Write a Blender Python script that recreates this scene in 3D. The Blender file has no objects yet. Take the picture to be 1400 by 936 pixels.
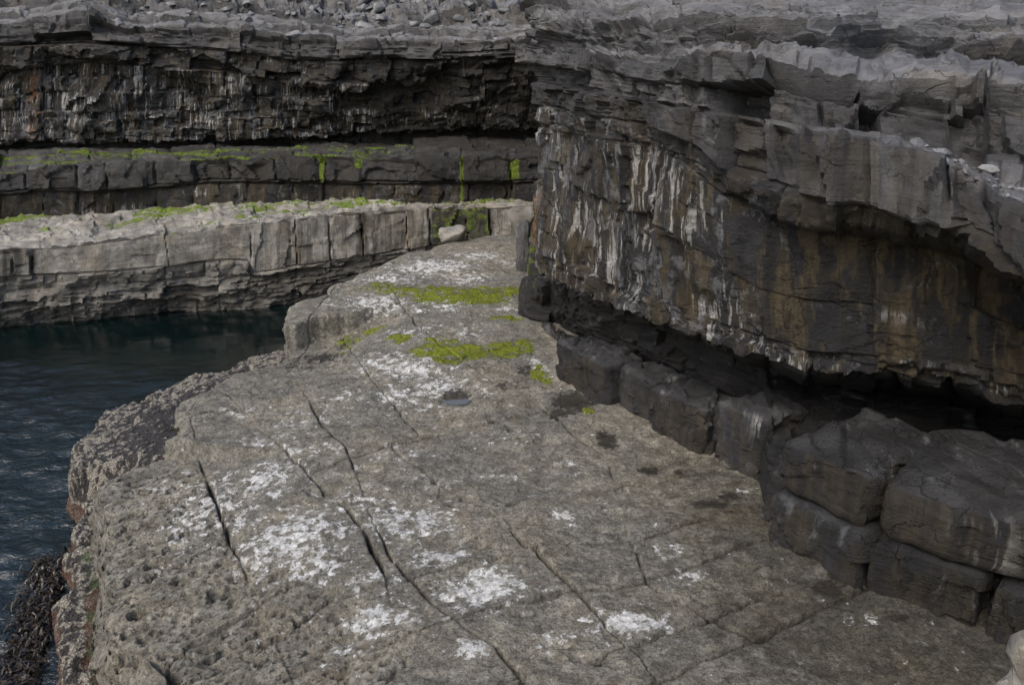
import bpy, bmesh, math, random
import numpy as np
from mathutils import Vector, Euler

# ------------------------------------------------------------------ camera, sky, sun, exposure
scene = bpy.context.scene
COL = scene.collection
PITCH = math.radians(18.65); HEIGHT = 5.0; FPX = 1120.0
cam_data = bpy.data.cameras.new("camera")
cam_data.sensor_width = 36.0
cam_data.lens = 36.0 * FPX / 1400.0
cam_data.clip_end = 600
cam = bpy.data.objects.new("camera", cam_data)
cam.location = (0, 0, HEIGHT)
cam.rotation_euler = (math.pi / 2 - PITCH, 0, 0)
COL.objects.link(cam)
scene.camera = cam

SUN_EL = math.radians(47); SUN_AZ = math.radians(-138)     # azimuth from +Y towards +X
world = bpy.data.worlds.new("World"); scene.world = world; world.use_nodes = True
wn = world.node_tree.nodes; wl = world.node_tree.links
for n in list(wn): wn.remove(n)
sky = wn.new("ShaderNodeTexSky"); sky.sky_type = 'NISHITA'; sky.sun_disc = False
sky.sun_elevation = SUN_EL; sky.sun_rotation = SUN_AZ
sky.air_density = 1.0; sky.dust_density = 3.8; sky.ozone_density = 1.2
bg = wn.new("ShaderNodeBackground"); bg.inputs["Strength"].default_value = 0.15
wo = wn.new("ShaderNodeOutputWorld")
wl.new(sky.outputs[0], bg.inputs[0]); wl.new(bg.outputs[0], wo.inputs[0])

sun_d = bpy.data.lights.new("sun", 'SUN'); sun_d.energy = 1.0; sun_d.angle = math.radians(32)
sun_d.color = (1.0, 0.985, 0.955)
sun = bpy.data.objects.new("sun", sun_d); COL.objects.link(sun)
sd_ = Vector((math.sin(SUN_AZ) * math.cos(SUN_EL), math.cos(SUN_AZ) * math.cos(SUN_EL), math.sin(SUN_EL)))
sun.rotation_euler = sd_.to_track_quat('Z', 'Y').to_euler()
sun.location = (0, -5, 20)

vs = scene.view_settings
vs.view_transform = 'Standard'; vs.look = 'None'; vs.exposure = 0.65; vs.gamma = 1.0; vs.use_curve_mapping = False
scene.cycles.max_bounces = 5; scene.cycles.diffuse_bounces = 3; scene.cycles.glossy_bounces = 2

# ------------------------------------------------------------------ measuring helpers
CP, SP = math.cos(PITCH), math.sin(PITCH)
def onz(x, y, z=0.0):
    """photo position of a point known to lie at height z -> plan position"""
    u = (x - 700) / FPX; v = (468 - y) / FPX
    t = (z - HEIGHT) / (-SP + v * CP)
    return (u * t, (CP + v * SP) * t)
def ony(x, y, Y):
    """photo position of a point known to lie Y metres ahead -> world position"""
    u = (x - 700) / FPX; v = (468 - y) / FPX
    t = Y / (CP + v * SP)
    return (u * t, Y, HEIGHT + (-SP + v * CP) * t)

# ------------------------------------------------------------------ noise (numpy)
def _hash(ix, iy, iz, seed):
    h = (ix.astype(np.int64) * 374761393 + iy.astype(np.int64) * 668265263 + iz.astype(np.int64) * 2147483647 + seed * 974634777)
    h = (h ^ (h >> 13)) * 1274126177
    h = h ^ (h >> 16)
    return h & 0xFFFFFF
def rnd(ix, iy, iz=None, seed=0):
    if iz is None: iz = np.zeros_like(ix)
    return _hash(ix, iy, iz, seed) / float(0xFFFFFF)
def vnoise(x, y, z, seed=0):
    """gradient noise, about -0.6..0.6"""
    xi, yi, zi = np.floor(x), np.floor(y), np.floor(z)
    fx, fy, fz = x - xi, y - yi, z - zi
    ux, uy, uz = [f * f * f * (f * (f * 6 - 15) + 10) for f in (fx, fy, fz)]
    out = 0
    for a in (0, 1):
        for b in (0, 1):
            for c in (0, 1):
                h = _hash(xi + a, yi + b, zi + c, seed)
                gx = ((h & 255) / 127.5 - 1); gy = (((h >> 8) & 255) / 127.5 - 1); gz = (((h >> 16) & 255) / 127.5 - 1)
                d = gx * (fx - a) + gy * (fy - b) + gz * (fz - c)
                w = (ux if a else 1 - ux) * (uy if b else 1 - uy) * (uz if c else 1 - uz)
                out = out + w * d
    return out
def fbm(x, y, z, oct=4, seed=0, gain=0.5):
    a, f, s = 1.0, 1.0, 0
    for o in range(oct):
        s = s + a * vnoise(x * f, y * f, z * f, seed + o * 17)
        a *= gain; f *= 2.03
    return s
def n2(x, y, seed=0, oct=4, gain=0.5):
    return fbm(x, y, np.zeros_like(x) + 0.37, oct, seed, gain)
def facets(s, t, size, tilt, seed=0):
    """fractured surface: tilted planes over irregular cells, in metres. Returns displacement and cell border closeness"""
    x, y = s / size, t / size
    xi, yi = np.floor(x), np.floor(y)
    best = np.full(x.shape, 9.0); sec = np.full(x.shape, 9.0); val = np.zeros(x.shape)
    for a in (-1, 0, 1):
        for b in (-1, 0, 1):
            cx, cy = xi + a, yi + b
            px = cx + 0.1 + 0.8 * rnd(cx, cy, None, seed); py = cy + 0.1 + 0.8 * rnd(cx, cy, None, seed + 1)
            d = (x - px) ** 2 + (y - py) ** 2
            v = ((rnd(cx, cy, None, seed + 2) - .5) * 2 * (x - px) + (rnd(cx, cy, None, seed + 3) - .5) * 2 * (y - py)) * tilt * size + (rnd(cx, cy, None, seed + 4) - .5) * tilt * size * 0.6
            m = d < best
            sec = np.where(m, best, np.minimum(sec, d))
            val = np.where(m, v, val); best = np.where(m, d, best)
    return val, np.sqrt(sec) - np.sqrt(best)
def pits(x, y, size, seed=0, density=0.6):
    xi, yi = np.floor(x / size), np.floor(y / size)
    out = np.zeros(x.shape)
    for a in (-1, 0, 1):
        for b in (-1, 0, 1):
            cx, cy = xi + a, yi + b
            px = (cx + rnd(cx, cy, None, seed)) * size; py = (cy + rnd(cx, cy, None, seed + 1)) * size
            r = size * (0.15 + 0.38 * rnd(cx, cy, None, seed + 2) ** 2)
            on = rnd(cx, cy, None, seed + 3) < density
            el = 0.5 + 0.5 * rnd(cx, cy, None, seed + 4)
            q = ((x - px) / r) ** 2 + ((y - py) / (r * el)) ** 2
            out = np.maximum(out, np.where(on, np.clip(1 - q, 0, 1) ** 0.45 * r, 0))
    return out
def sstep(a, b, x):
    t = np.clip((x - a) / (b - a), 0, 1)
    return t * t * (3 - 2 * t)

# ------------------------------------------------------------------ scene helpers
def put(ob, parent=None, label=None, cat=None, group=None, kind=None):
    COL.objects.link(ob) if ob.name not in COL.objects else None
    if parent is not None: ob.parent = parent
    if label: ob["label"] = label
    if cat: ob["category"] = cat
    if group: ob["group"] = group
    if kind: ob["kind"] = kind
    return ob
def empty(name, label, cat=None, kind=None, loc=(0, 0, 0)):
    e = bpy.data.objects.new(name, None); e.location = loc
    return put(e, None, label, cat, None, kind)
def mesh_np(name, V, F, mat, attrs=None, sharp=38):
    """V (n,3), F (m,4) quads"""
    me = bpy.data.meshes.new(name)
    me.vertices.add(len(V)); me.vertices.foreach_set("co", np.ascontiguousarray(V, dtype=np.float32).ravel())
    k = F.shape[1]
    me.loops.add(F.size); me.loops.foreach_set("vertex_index", np.ascontiguousarray(F, dtype=np.int32).ravel())
    me.polygons.add(len(F)); me.polygons.foreach_set("loop_start", np.arange(0, F.size, k, dtype=np.int32))
    me.update(calc_edges=True)
    for an, av in (attrs or {}).items():
        if av.ndim == 1:
            a = me.attributes.new(an, 'FLOAT', 'POINT'); a.data.foreach_set("value", av.astype(np.float32))
        else:
            a = me.attributes.new(an, 'FLOAT_VECTOR', 'POINT'); a.data.foreach_set("vector", np.ascontiguousarray(av, dtype=np.float32).ravel())
    me.polygons.foreach_set("use_smooth", np.ones(len(F), dtype=bool))
    if sharp: me.set_sharp_from_angle(angle=math.radians(sharp))
    me.materials.append(mat)
    return me
def seen_area(V, F):
    """rough picture area of each face, to rank pieces"""
    u = V - np.array([0, 0, HEIGHT])
    dep = u[:, 1] * CP - u[:, 2] * SP; dep = np.maximum(dep, .3)
    px = u[:, 0] / dep * FPX + 700; py = 468 - (u[:, 1] * SP + u[:, 2] * CP) / dep * FPX
    q = np.stack([px, py], -1)[F]
    d1, d2 = q[:, 2] - q[:, 0], q[:, 3] - q[:, 1]
    ar = -.5 * (d1[:, 0] * d2[:, 1] - d1[:, 1] * d2[:, 0])
    m = q.mean(1)
    return np.where((m[:, 0] > 0) & (m[:, 0] < 1400) & (m[:, 1] > 0) & (m[:, 1] < 936), np.maximum(ar, 0), 0)
def split_pieces(parent, piece, V, F, ids, mat, attrs, sharp=38, most=290):
    """one object per piece id, all children of parent; past the limit the least visible ones join into one"""
    area = seen_area(V, F)
    u_, inv_ = np.unique(ids, return_inverse=True)
    tot = np.bincount(inv_, area); cnt = np.bincount(inv_)
    rank = np.argsort(-tot)
    own = np.zeros(len(u_), bool); own[rank[:most]] = True; own &= (tot > 12) & (cnt >= 12)
    key = np.where(own[inv_], inv_, -1)
    order = np.argsort(key, kind='stable'); Fs = F[order]; ks = key[order]
    cuts = np.flatnonzero(np.diff(ks)) + 1
    n = 0
    for Fg, kk in zip(np.split(Fs, cuts), ks[np.concatenate([[0], cuts])]):
        u, inv = np.unique(Fg, return_inverse=True)
        nm = piece if kk >= 0 else piece + "_mass"
        me = mesh_np(nm, V[u], inv.reshape(Fg.shape), mat, {k: a[u] for k, a in attrs.items()}, sharp)
        put(bpy.data.objects.new(nm, me), parent, None, None, None, None if kk >= 0 else "stuff"); n += 1
    return n

# ------------------------------------------------------------------ material helper
class NT:
    def __init__(s, name):
        s.m = bpy.data.materials.new(name); s.m.use_nodes = True
        s.t = s.m.node_tree; s.n = s.t.nodes; s.l = s.t.links
        for x in list(s.n): s.n.remove(x)
        s.out = s.n.new("ShaderNodeOutputMaterial"); s.b = s.n.new("ShaderNodeBsdfPrincipled")
        s.l.new(s.b.outputs[0], s.out.inputs[0])
        s.geo = None
    def set(s, sock, v):
        if hasattr(v, "is_output"): s.l.new(v, sock)
        elif isinstance(v, (tuple, list)): sock.default_value = (*v, 1.0) if len(v) == 3 and sock.type == 'RGBA' else v
        else: sock.default_value = v
    def pos(s):
        if s.geo is None: s.geo = s.n.new("ShaderNodeNewGeometry")
        return s.geo.outputs["Position"]
    def attr(s, name, vec=False):
        a = s.n.new("ShaderNodeAttribute"); a.attribute_name = name
        return a.outputs["Vector"] if vec else a.outputs["Fac"]
    def rand(s):
        return s.n.new("ShaderNodeObjectInfo").outputs["Random"]
    def noise(s, scale, detail=4, rough=.55, vec=None, dist=0.0):
        t = s.n.new("ShaderNodeTexNoise"); t.inputs["Scale"].default_value = scale
        t.inputs["Detail"].default_value = detail; t.inputs["Roughness"].default_value = rough; t.inputs["Distortion"].default_value = dist
        s.l.new(vec if vec is not None else s.pos(), t.inputs["Vector"])
        return t.outputs["Fac"]
    def voro(s, scale, vec=None, feature='F1', out="Distance"):
        t = s.n.new("ShaderNodeTexVoronoi"); t.feature = feature; t.inputs["Scale"].default_value = scale
        s.l.new(vec if vec is not None else s.pos(), t.inputs["Vector"])
        return t.outputs[out]
    def scale(s, vec, sc):
        m = s.n.new("ShaderNodeVectorMath"); m.operation = 'MULTIPLY'
        s.l.new(vec, m.inputs[0]); m.inputs[1].default_value = sc
        return m.outputs[0]
    def math(s, op, a, b=0.0, c=0.0, clamp=False):
        m = s.n.new("ShaderNodeMath"); m.operation = op; m.use_clamp = clamp
        for i, v in enumerate((a, b, c)):
            if i < len(m.inputs): s.set(m.inputs[i], v)
        return m.outputs[0]
    def mul(s, a, b): return s.math('MULTIPLY', a, b)
    def add(s, a, b): return s.math('ADD', a, b)
    def ramp(s, v, lo, hi, a=0.0, b=1.0):
        m = s.n.new("ShaderNodeMapRange"); m.interpolation_type = 'SMOOTHSTEP'
        s.set(m.inputs[0], v)
        for i, q in enumerate((lo, hi, a, b)): s.set(m.inputs[i + 1], q)
        return m.outputs[0]
    def mix(s, f, a, b, mode='MIX'):
        m = s.n.new("ShaderNodeMix"); m.data_type = 'RGBA'; m.blend_type = mode
        s.set(m.inputs[0], f); s.set(m.inputs[6], a); s.set(m.inputs[7], b)
        return m.outputs[2]
    def bump(s, h, strength, dist, base=None):
        b = s.n.new("ShaderNodeBump"); b.inputs["Strength"].default_value = strength; b.inputs["Distance"].default_value = dist
        s.l.new(h, b.inputs["Height"])
        if base is not None: s.l.new(base, b.inputs["Normal"])
        return b.outputs[0]
    def finish(s, col, rough=.85, normal=None, spec=.35):
        s.set(s.b.inputs["Base Color"], col); s.set(s.b.inputs["Roughness"], rough)
        s.set(s.b.inputs["Specular IOR Level"], spec)
        if normal is not None: s.l.new(normal, s.b.inputs["Normal"])
        return s.m

def mat_platform():
    s = NT("weathered_limestone")
    big = s.noise(0.7, 5, .6); mid = s.noise(4.5, 8, .65, None, .4); fine = s.noise(38, 6, .7); sp = s.noise(130, 3, .6)
    gr = s.noise(17, 7, .72, None, .6)
    c = s.mix(s.ramp(mid, .36, .66), (.128, .121, .102), (.245, .236, .205))
    c = s.mix(1.0, c, s.mix(s.ramp(gr, .33, .67), (.52, .51, .49), (1.42, 1.41, 1.39)), 'MULTIPLY')
    c = s.mix(s.ramp(big, .40, .62), s.mix(1.0, c, (1.12, 1.09, 1.02), 'MULTIPLY'), s.mix(1.0, c, (.86, .87, .88), 'MULTIPLY'))
    c = s.mix(s.ramp(s.noise(2.2, 7, .7), .53, .68, 0, .55), c, (.145, .118, .082))
    c = s.mix(s.ramp(fine, .38, .47, .85, 0), c, (.040, .038, .034))
    c = s.mix(s.ramp(s.noise(60, 4, .65), .55, .68, 0, .6), c, (.32, .31, .29))
    c = s.mix(1.0, c, s.mix(s.rand(), (.90, .90, .90), (1.08, 1.07, 1.05)), 'MULTIPLY')
    # darker zones: overhang shade painted into the colour, together with wetness
    damp_shade = s.attr("damp_shade")
    dn = s.add(damp_shade, s.mul(s.add(s.noise(5.5, 9, .68), -.5), 1.1))
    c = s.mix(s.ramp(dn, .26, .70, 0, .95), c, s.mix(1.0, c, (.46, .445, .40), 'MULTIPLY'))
    # white lichen
    li = s.attr("lichen")
    st = s.n.new("ShaderNodeVectorMath"); st.operation = 'MULTIPLY'; s.l.new(s.pos(), st.inputs[0]); st.inputs[1].default_value = (1.0, 1.0, 1.0)
    ln = s.add(s.add(li, s.mul(s.add(s.noise(6.5, 9, .75, st.outputs[0], .25), -.5), 3.2)), s.add(s.mul(s.add(s.noise(24, 6, .72), -.5), 1.2), s.mul(s.add(s.voro(9), -.42), -.38)))
    lf = s.add(s.mul(s.ramp(ln, .30, .60), .16), s.mul(s.ramp(ln, .56, .62), .84))
    lcol = s.mix(s.ramp(s.noise(14, 7, .72), .36, .64), (.34, .335, .31), (.78, .78, .76))
    c = s.mix(s.mul(lf, s.ramp(sp, .32, .46, .35, .95)), c, lcol)
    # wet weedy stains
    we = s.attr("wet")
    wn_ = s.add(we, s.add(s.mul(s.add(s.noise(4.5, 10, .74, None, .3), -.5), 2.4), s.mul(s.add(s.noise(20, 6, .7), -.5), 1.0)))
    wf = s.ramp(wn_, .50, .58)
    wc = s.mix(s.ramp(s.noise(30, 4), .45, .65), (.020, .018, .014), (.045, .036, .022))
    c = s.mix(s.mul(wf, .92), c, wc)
    # algae tint around the moss mats
    ag = s.add(s.attr("algae"), s.mul(s.add(s.noise(11, 8, .7), -.5), 1.4))
    c = s.mix(s.ramp(ag, .35, .80, 0, .85), c, (.070, .088, .024))
    h = s.add(s.mul(s.noise(18, 9, .75), 1.0), s.mul(s.noise(60, 4, .7), .5))
    nb = s.bump(h, 1.0, .042)
    s_r = s.ramp(wf, 0, 1, .9, .45)
    return s.finish(c, s_r, nb, .3)

def mat_cliff(name, dark, dry, streaky=1.0, bumps=1.0):
    """attributes: dry 0..1 (weathered, lichen grey), seep 0..1 (mineral streaks), moss 0..1, rust 0..1; st = metres along and up the face"""
    s = NT(name)
    st = s.attr("st", True)
    mid = s.noise(2.3, 8, .66, None, .3); fine = s.noise(16, 7, .7); sp = s.noise(70, 3, .6)
    d = s.add(s.attr("dry"), s.mul(s.add(s.noise(1.3, 6, .6), -.5), .55))
    d = s.add(d, s.mul(s.add(s.rand(), -.5), .14))
    c = s.mix(s.ramp(d, .05, .95), dark, dry)
    c = s.mix(s.ramp(mid, .35, .68), s.mix(1.0, c, (.66, .65, .64), 'MULTIPLY'), s.mix(1.0, c, (1.22, 1.2, 1.17), 'MULTIPLY'))
    c = s.mix(s.ramp(s.noise(1.1, 5, .6), .50, .66, 0, .40), c, s.mix(1.0, c, (1.08, .95, .75), 'MULTIPLY'))
    c = s.mix(s.ramp(fine, .28, .42, .5, 0), c, s.mix(1.0, c, (.5, .5, .5), 'MULTIPLY'))
    c = s.mix(s.ramp(sp, .60, .78, 0, .35), c, s.mix(1.0, c, (2.0, 2.0, 2.0), 'MULTIPLY'))
    if streaky:
        seep = s.attr("seep")
        vb = s.n.new("ShaderNodeVectorMath"); vb.operation = 'ADD'; s.l.new(st, vb.inputs[0])
        wob = s.n.new("ShaderNodeCombineXYZ"); s.set(wob.inputs[0], s.mul(s.add(s.noise(3.5, 4, .6), -.5), .07)); s.l.new(wob.outputs[0], vb.inputs[1])
        sv = vb.outputs[0]
        k1 = s.noise(1.0, 6, .62, s.scale(sv, (3.2, .55, 1))); k2 = s.noise(1.0, 6, .65, s.scale(sv, (9, .9, 1)))
        k3 = s.noise(1.0, 6, .66, s.scale(sv, (13, .75, 1.0))); k4 = s.noise(1.0, 5, .6, s.scale(sv, (5.0, .35, 2)))
        patch = s.noise(1.2, 4, .6, s.scale(st, (1, .8, 1)))
        c = s.mix(s.mul(s.ramp(k1, .44, .54), s.mul(seep, .85)), c, s.mix(s.ramp(k2, .4, .6), (.036, .027, .013), (.085, .065, .034)))
        c = s.mix(s.mul(s.ramp(k4, .51, .56), s.mul(seep, .85)), c, (.015, .0145, .014))
        wmask = s.mul(s.ramp(s.add(k3, s.mul(patch, .35)), .715, .80), s.ramp(s.add(s.attr("white"), s.mul(s.add(patch, -.5), 2.0)), .40, .90))
        c = s.mix(s.mul(wmask, .85 * streaky), c, s.mix(s.ramp(fine, .35, .65), (.27, .26, .24), (.48, .48, .46)))
        pale = s.ramp(s.add(s.noise(2.0, 9, .68, s.scale(st, (1.2, .55, 1)), 1.0), s.mul(s.attr('white'), .12)), .62, .71)
        c = s.mix(s.mul(pale, .42), c, (.20, .205, .215))
    dv = s.n.new("ShaderNodeVectorMath"); dv.operation = 'ADD'; s.l.new(s.scale(s.pos(), (1, 1, 1.7)), dv.inputs[0])
    dw = s.n.new("ShaderNodeCombineXYZ"); q_ = s.mul(s.add(s.noise(3.0, 5, .6), -.5), .7)
    s.set(dw.inputs[0], q_); s.set(dw.inputs[1], s.mul(q_, -.7)); s.set(dw.inputs[2], s.mul(s.add(s.noise(2.2, 5, .6), -.5), .8)); s.l.new(dw.outputs[0], dv.inputs[1])
    frac = s.ramp(s.voro(1.9, dv.outputs[0], 'DISTANCE_TO_EDGE'), .0, .022)
    frac = s.math('MAXIMUM', frac, s.ramp(s.noise(1.4, 4, .6), .46, .54))
    bedl = s.noise(1.0, 6, .7, s.scale(s.pos(), (1.3, 1.3, 30)))
    c = s.mix(s.mul(s.ramp(bedl, .36, .44, .45, 0), s.ramp(s.attr('seep'), .2, .8, 1, .15)), c, s.mix(1.0, c, (.45, .45, .45), 'MULTIPLY'))
    c = s.mix(s.ramp(frac, 0, 1, .75, 0), c, s.mix(1.0, c, (.25, .25, .25), 'MULTIPLY'))
    rust = s.add(s.attr("rust"), s.mul(s.add(s.noise(4, 7, .65), -.5), 1.1))
    c = s.mix(s.ramp(rust, .55, .8, 0, .7), c, (.26, .115, .035))
    ms = s.add(s.attr("moss"), s.mul(s.add(s.noise(5, 8, .68), -.5), .9))
    c = s.mix(s.ramp(ms, .48, .60, 0, .95), c, s.mix(s.ramp(fine, .35, .65), (.045, .075, .008), (.15, .20, .015)))
    h = s.add(s.add(s.mul(s.noise(8, 10, .74), 1.0), s.mul(frac, .35)), s.add(s.mul(s.noise(36, 5, .72), .45), s.mul(bedl, .45)))
    return s.finish(c, s.ramp(d, .1, .9, .62, .88), s.bump(h, 1.0 * bumps, .075), .32)

def mat_crust():
    s = NT("barnacle_and_mussel_crust")
    hv = s.attr("crest")
    v = s.voro(34, None, 'F1'); n_ = s.noise(11, 9, .74, None, .4); f = s.noise(48, 5, .7)
    m = s.add(s.mul(hv, .9), s.mul(s.add(n_, -.5), 2.4))
    pale = s.mix(s.ramp(f, .38, .66), (.10, .085, .062), (.42, .39, .325))
    black = s.mix(s.ramp(v, .1, .5), (.012, .011, .011), (.038, .033, .030))
    c = s.mix(s.ramp(m, .44, .58), black, pale)
    rd = s.add(s.attr("weed"), s.mul(s.add(s.noise(4, 7, .65), -.5), .9))
    c = s.mix(s.ramp(rd, .5, .72, 0, .82), c, s.mix(s.ramp(f, .4, .6), (.036, .016, .011), (.125, .060, .034)))
    gr = s.add(s.attr("green"), s.mul(s.add(s.noise(5, 7, .65), -.5), .9))
    c = s.mix(s.ramp(gr, .5, .72, 0, .85), c, (.045, .07, .018))
    h = s.add(s.mul(n_, .8), s.add(s.mul(f, .5), s.mul(v, -.5)))
    return s.finish(c, s.ramp(m, .4, .6, .42, .8), s.bump(h, 1.0, .06), .4)

def mat_moss():
    s = NT("bright_green_moss")
    f = s.noise(26, 6, .7); m = s.noise(3.5, 5, .6)
    c = s.mix(s.ramp(f, .34, .66), (.040, .056, .006), (.175, .20, .018))
    c = s.mix(s.ramp(m, .42, .62, 0, .75), c, s.mix(s.ramp(f, .4, .6), (.045, .058, .010), (.135, .135, .028)))
    return s.finish(c, .9, s.bump(s.noise(70, 5, .7), .6, .012), .15)

def mat_stone():
    s = NT("loose_grey_limestone")
    mid = s.noise(5, 7, .65); f = s.noise(40, 5, .7)
    c = s.mix(s.ramp(mid, .35, .65), (.105, .107, .111), (.215, .218, .222))
    c = s.mix(s.ramp(f, .3, .45, .4, 0), c, (.06, .06, .06))
    c = s.mix(1.0, c, s.mix(s.rand(), (.68, .68, .69), (1.25, 1.23, 1.2)), 'MULTIPLY')
    h = s.add(s.noise(18, 8, .7), s.mul(s.noise(1.0, 4, .6, s.scale(s.pos(), (3, 3, 30))), .4))
    return s.finish(c, .88, s.bump(h, .8, .03), .3)

def mat_water():
    s = NT("sea_water")
    p = s.scale(s.pos(), (1.0, 1.6, 1))
    h = s.mul(s.add(s.noise(2.6, 5, .6, p, .6), s.mul(s.noise(9, 4, .6, p, .4), .35)), s.attr('calm'))
    s.b.inputs["IOR"].default_value = 1.40
    c = s.mix(s.ramp(s.noise(.25, 3), .4, .6), (.0014, .0050, .0050), (.0018, .0075, .0070))
    return s.finish(c, .05, s.bump(h, .9, .09), 1.0)
def mat_puddle():
    s = NT("still_rain_water")
    s.b.inputs["IOR"].default_value = 1.333
    return s.finish((.085, .083, .075), .06, None, .45)
def mat_weed():
    s = NT("brown_seaweed")
    c = s.mix(s.ramp(s.noise(14, 4), .4, .65), (.008, .006, .004), (.042, .028, .014))
    return s.finish(c, .35, None, .5)

M_PLAT = mat_platform()
M_RIGHT = mat_cliff("seeping_cliff_limestone", (.021, .021, .022), (.205, .207, .213))
M_FAR = mat_cliff("dark_far_cliff_limestone", (.027, .0265, .026), (.19, .19, .191))
M_BENCH = mat_cliff("pale_bench_limestone", (.036, .035, .031), (.315, .302, .268), 0.35, .6)
M_CRUST = mat_crust(); M_MOSS = mat_moss(); M_STONE = mat_stone(); M_WATER = mat_water(); M_PUD = mat_puddle(); M_WEED = mat_weed()

# ------------------------------------------------------------------ sea
WATER_Z = -1.6
def build_water():
    xs = np.concatenate([np.linspace(-90, -26, 40)[:-1], np.arange(-26, 0.5, .07)])
    ys = np.concatenate([np.linspace(-30, 3, 30)[:-1], np.arange(3, 27, .07)])
    X, Y = np.meshgrid(xs, ys)
    calm = 1 - .94 * sstep(13.5, 19.5, Y + .30 * (X + 8))
    Z = WATER_Z + calm * (.11 * n2(X * .8 + .5 * Y, Y * 1.5 - .3 * X, 3, 3) + .05 * n2(X * 2.3, Y * 3.6 + X * .6, 7, 3))
    V = np.stack([X, Y, Z], -1).reshape(-1, 3)
    ny, nx = X.shape
    attrs = dict(calm=calm.ravel())
    i = (np.arange(ny - 1)[:, None] * nx + np.arange(nx - 1)[None]).ravel()
    F = np.stack([i, i + 1, i + nx + 1, i + nx], -1)
    put(bpy.data.objects.new("water", mesh_np("water", V, F, M_WATER, attrs, None)), None,
        "dark teal rippled sea water filling the inlet below the rock platform", None, None, "structure")
build_water()

# ------------------------------------------------------------------ rock sheets folded over an edge (platform, tidal shelf)
def edge_frame(X, Y, line):
    """signed distance to an open line (positive on its right-hand side when walking along it) and nearest point"""
    best = np.full(X.shape, 1e9); qx = np.zeros(X.shape); qy = np.zeros(X.shape); sg = np.ones(X.shape); al = np.zeros(X.shape)
    L = 0
    for k in range(len(line) - 1):
        ax, ay = line[k]; bx, by = line[k + 1]
        dx, dy = bx - ax, by - ay; ll = math.hypot(dx, dy)
        u = ((X - ax) * dx + (Y - ay) * dy) / (ll * ll)
        lo = -1e6 if k == 0 else 0; hi = 1e6 if k == len(line) - 2 else 1
        u = np.clip(u, lo, hi)
        px, py = ax + u * dx, ay + u * dy
        d = np.hypot(X - px, Y - py)
        m = d < best - 1e-9
        cr = (X - ax) * dy - (Y - ay) * dx
        best = np.where(m, d, best); qx = np.where(m, px, qx); qy = np.where(m, py, qy)
        sg = np.where(m, np.where(cr >= 0, 1, -1), sg); al = np.where(m, L + u * ll, al)
        L += ll
    return best * sg, qx, qy, al
def polygon_side(X, Y, line, far):
    """inside test against the closed outline line + far"""
    pts = list(line) + list(far)
    inside = np.zeros(X.shape, bool)
    for k in range(len(pts)):
        ax, ay = pts[k]; bx, by = pts[(k + 1) % len(pts)]
        if ay == by: continue
        c = ((ay > Y) != (by > Y)) & (X < (bx - ax) * (Y - ay) / (by - ay) + ax)
        inside ^= c
    return inside
def resample(line, step, rough=0.0, seed=1):
    pts = [np.array(p) for p in line]; out = []; L = 0
    for a, b in zip(pts[:-1], pts[1:]):
        d = b - a; l = np.linalg.norm(d); n = max(1, int(l / step)); nrm = np.array([-d[1], d[0]]) / l
        for k in range(n):
            s = L + l * k / n
            w = float(n2(np.array([s * 1.3]), np.array([seed * 3.1]), seed, 4)[0]) * rough
            out.append(a + d * k / n + nrm * w)
        L += l
    out.append(pts[-1])
    return [tuple(p) for p in out]

PLAT_EDGE = [(-1.7, 1.5), (-2.35, 4.3), (-2.55, 5.4), (-3.05, 6.15), (-3.85, 6.62), (-4.55, 8.0), (-5.5, 9.85), (-4.85, 10.8), (-5.22, 11.95), (-4.72, 13.1), (-4.05, 13.95), (-4.28, 15.05), (-4.25, 15.9), (-3.95, 17.2), (-3.2, 19.2), (-2.4, 20.7), (-1.6, 21.8), (-.6, 22.6), (.4, 22.9), (2.0, 23.6)]
PLAT_LINE = resample(PLAT_EDGE, .16, .22, 5)
def plat_z(X, Y, sd):
    # near slab sags towards the sea, the far terrace stands half a metre higher behind a fading step
    yM = 10.62 - .30 * (X + 4.9) + .10 * n2(X * 1.5, Y * 0, 21)
    sag = -.30 * (1 - sstep(0, 2.3, np.maximum(sd, 0))) * (1 - sstep(yM - .005, yM + .035, Y))
    yF = 14.45 + .9 * np.clip(X + 4.05, 0, 3) + .16 * n2(X * 2, Y * 0, 22)
    hF = .46 * (1 - sstep(-3.7, -1.9, X))
    z = hF * sstep(yF, yF + .10, Y) + (.5 - hF) * sstep(9.5, 18.5, Y)
    z = z + .055 * n2(X * .35, Y * .35, 23, 3) + sag
    return z

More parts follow.
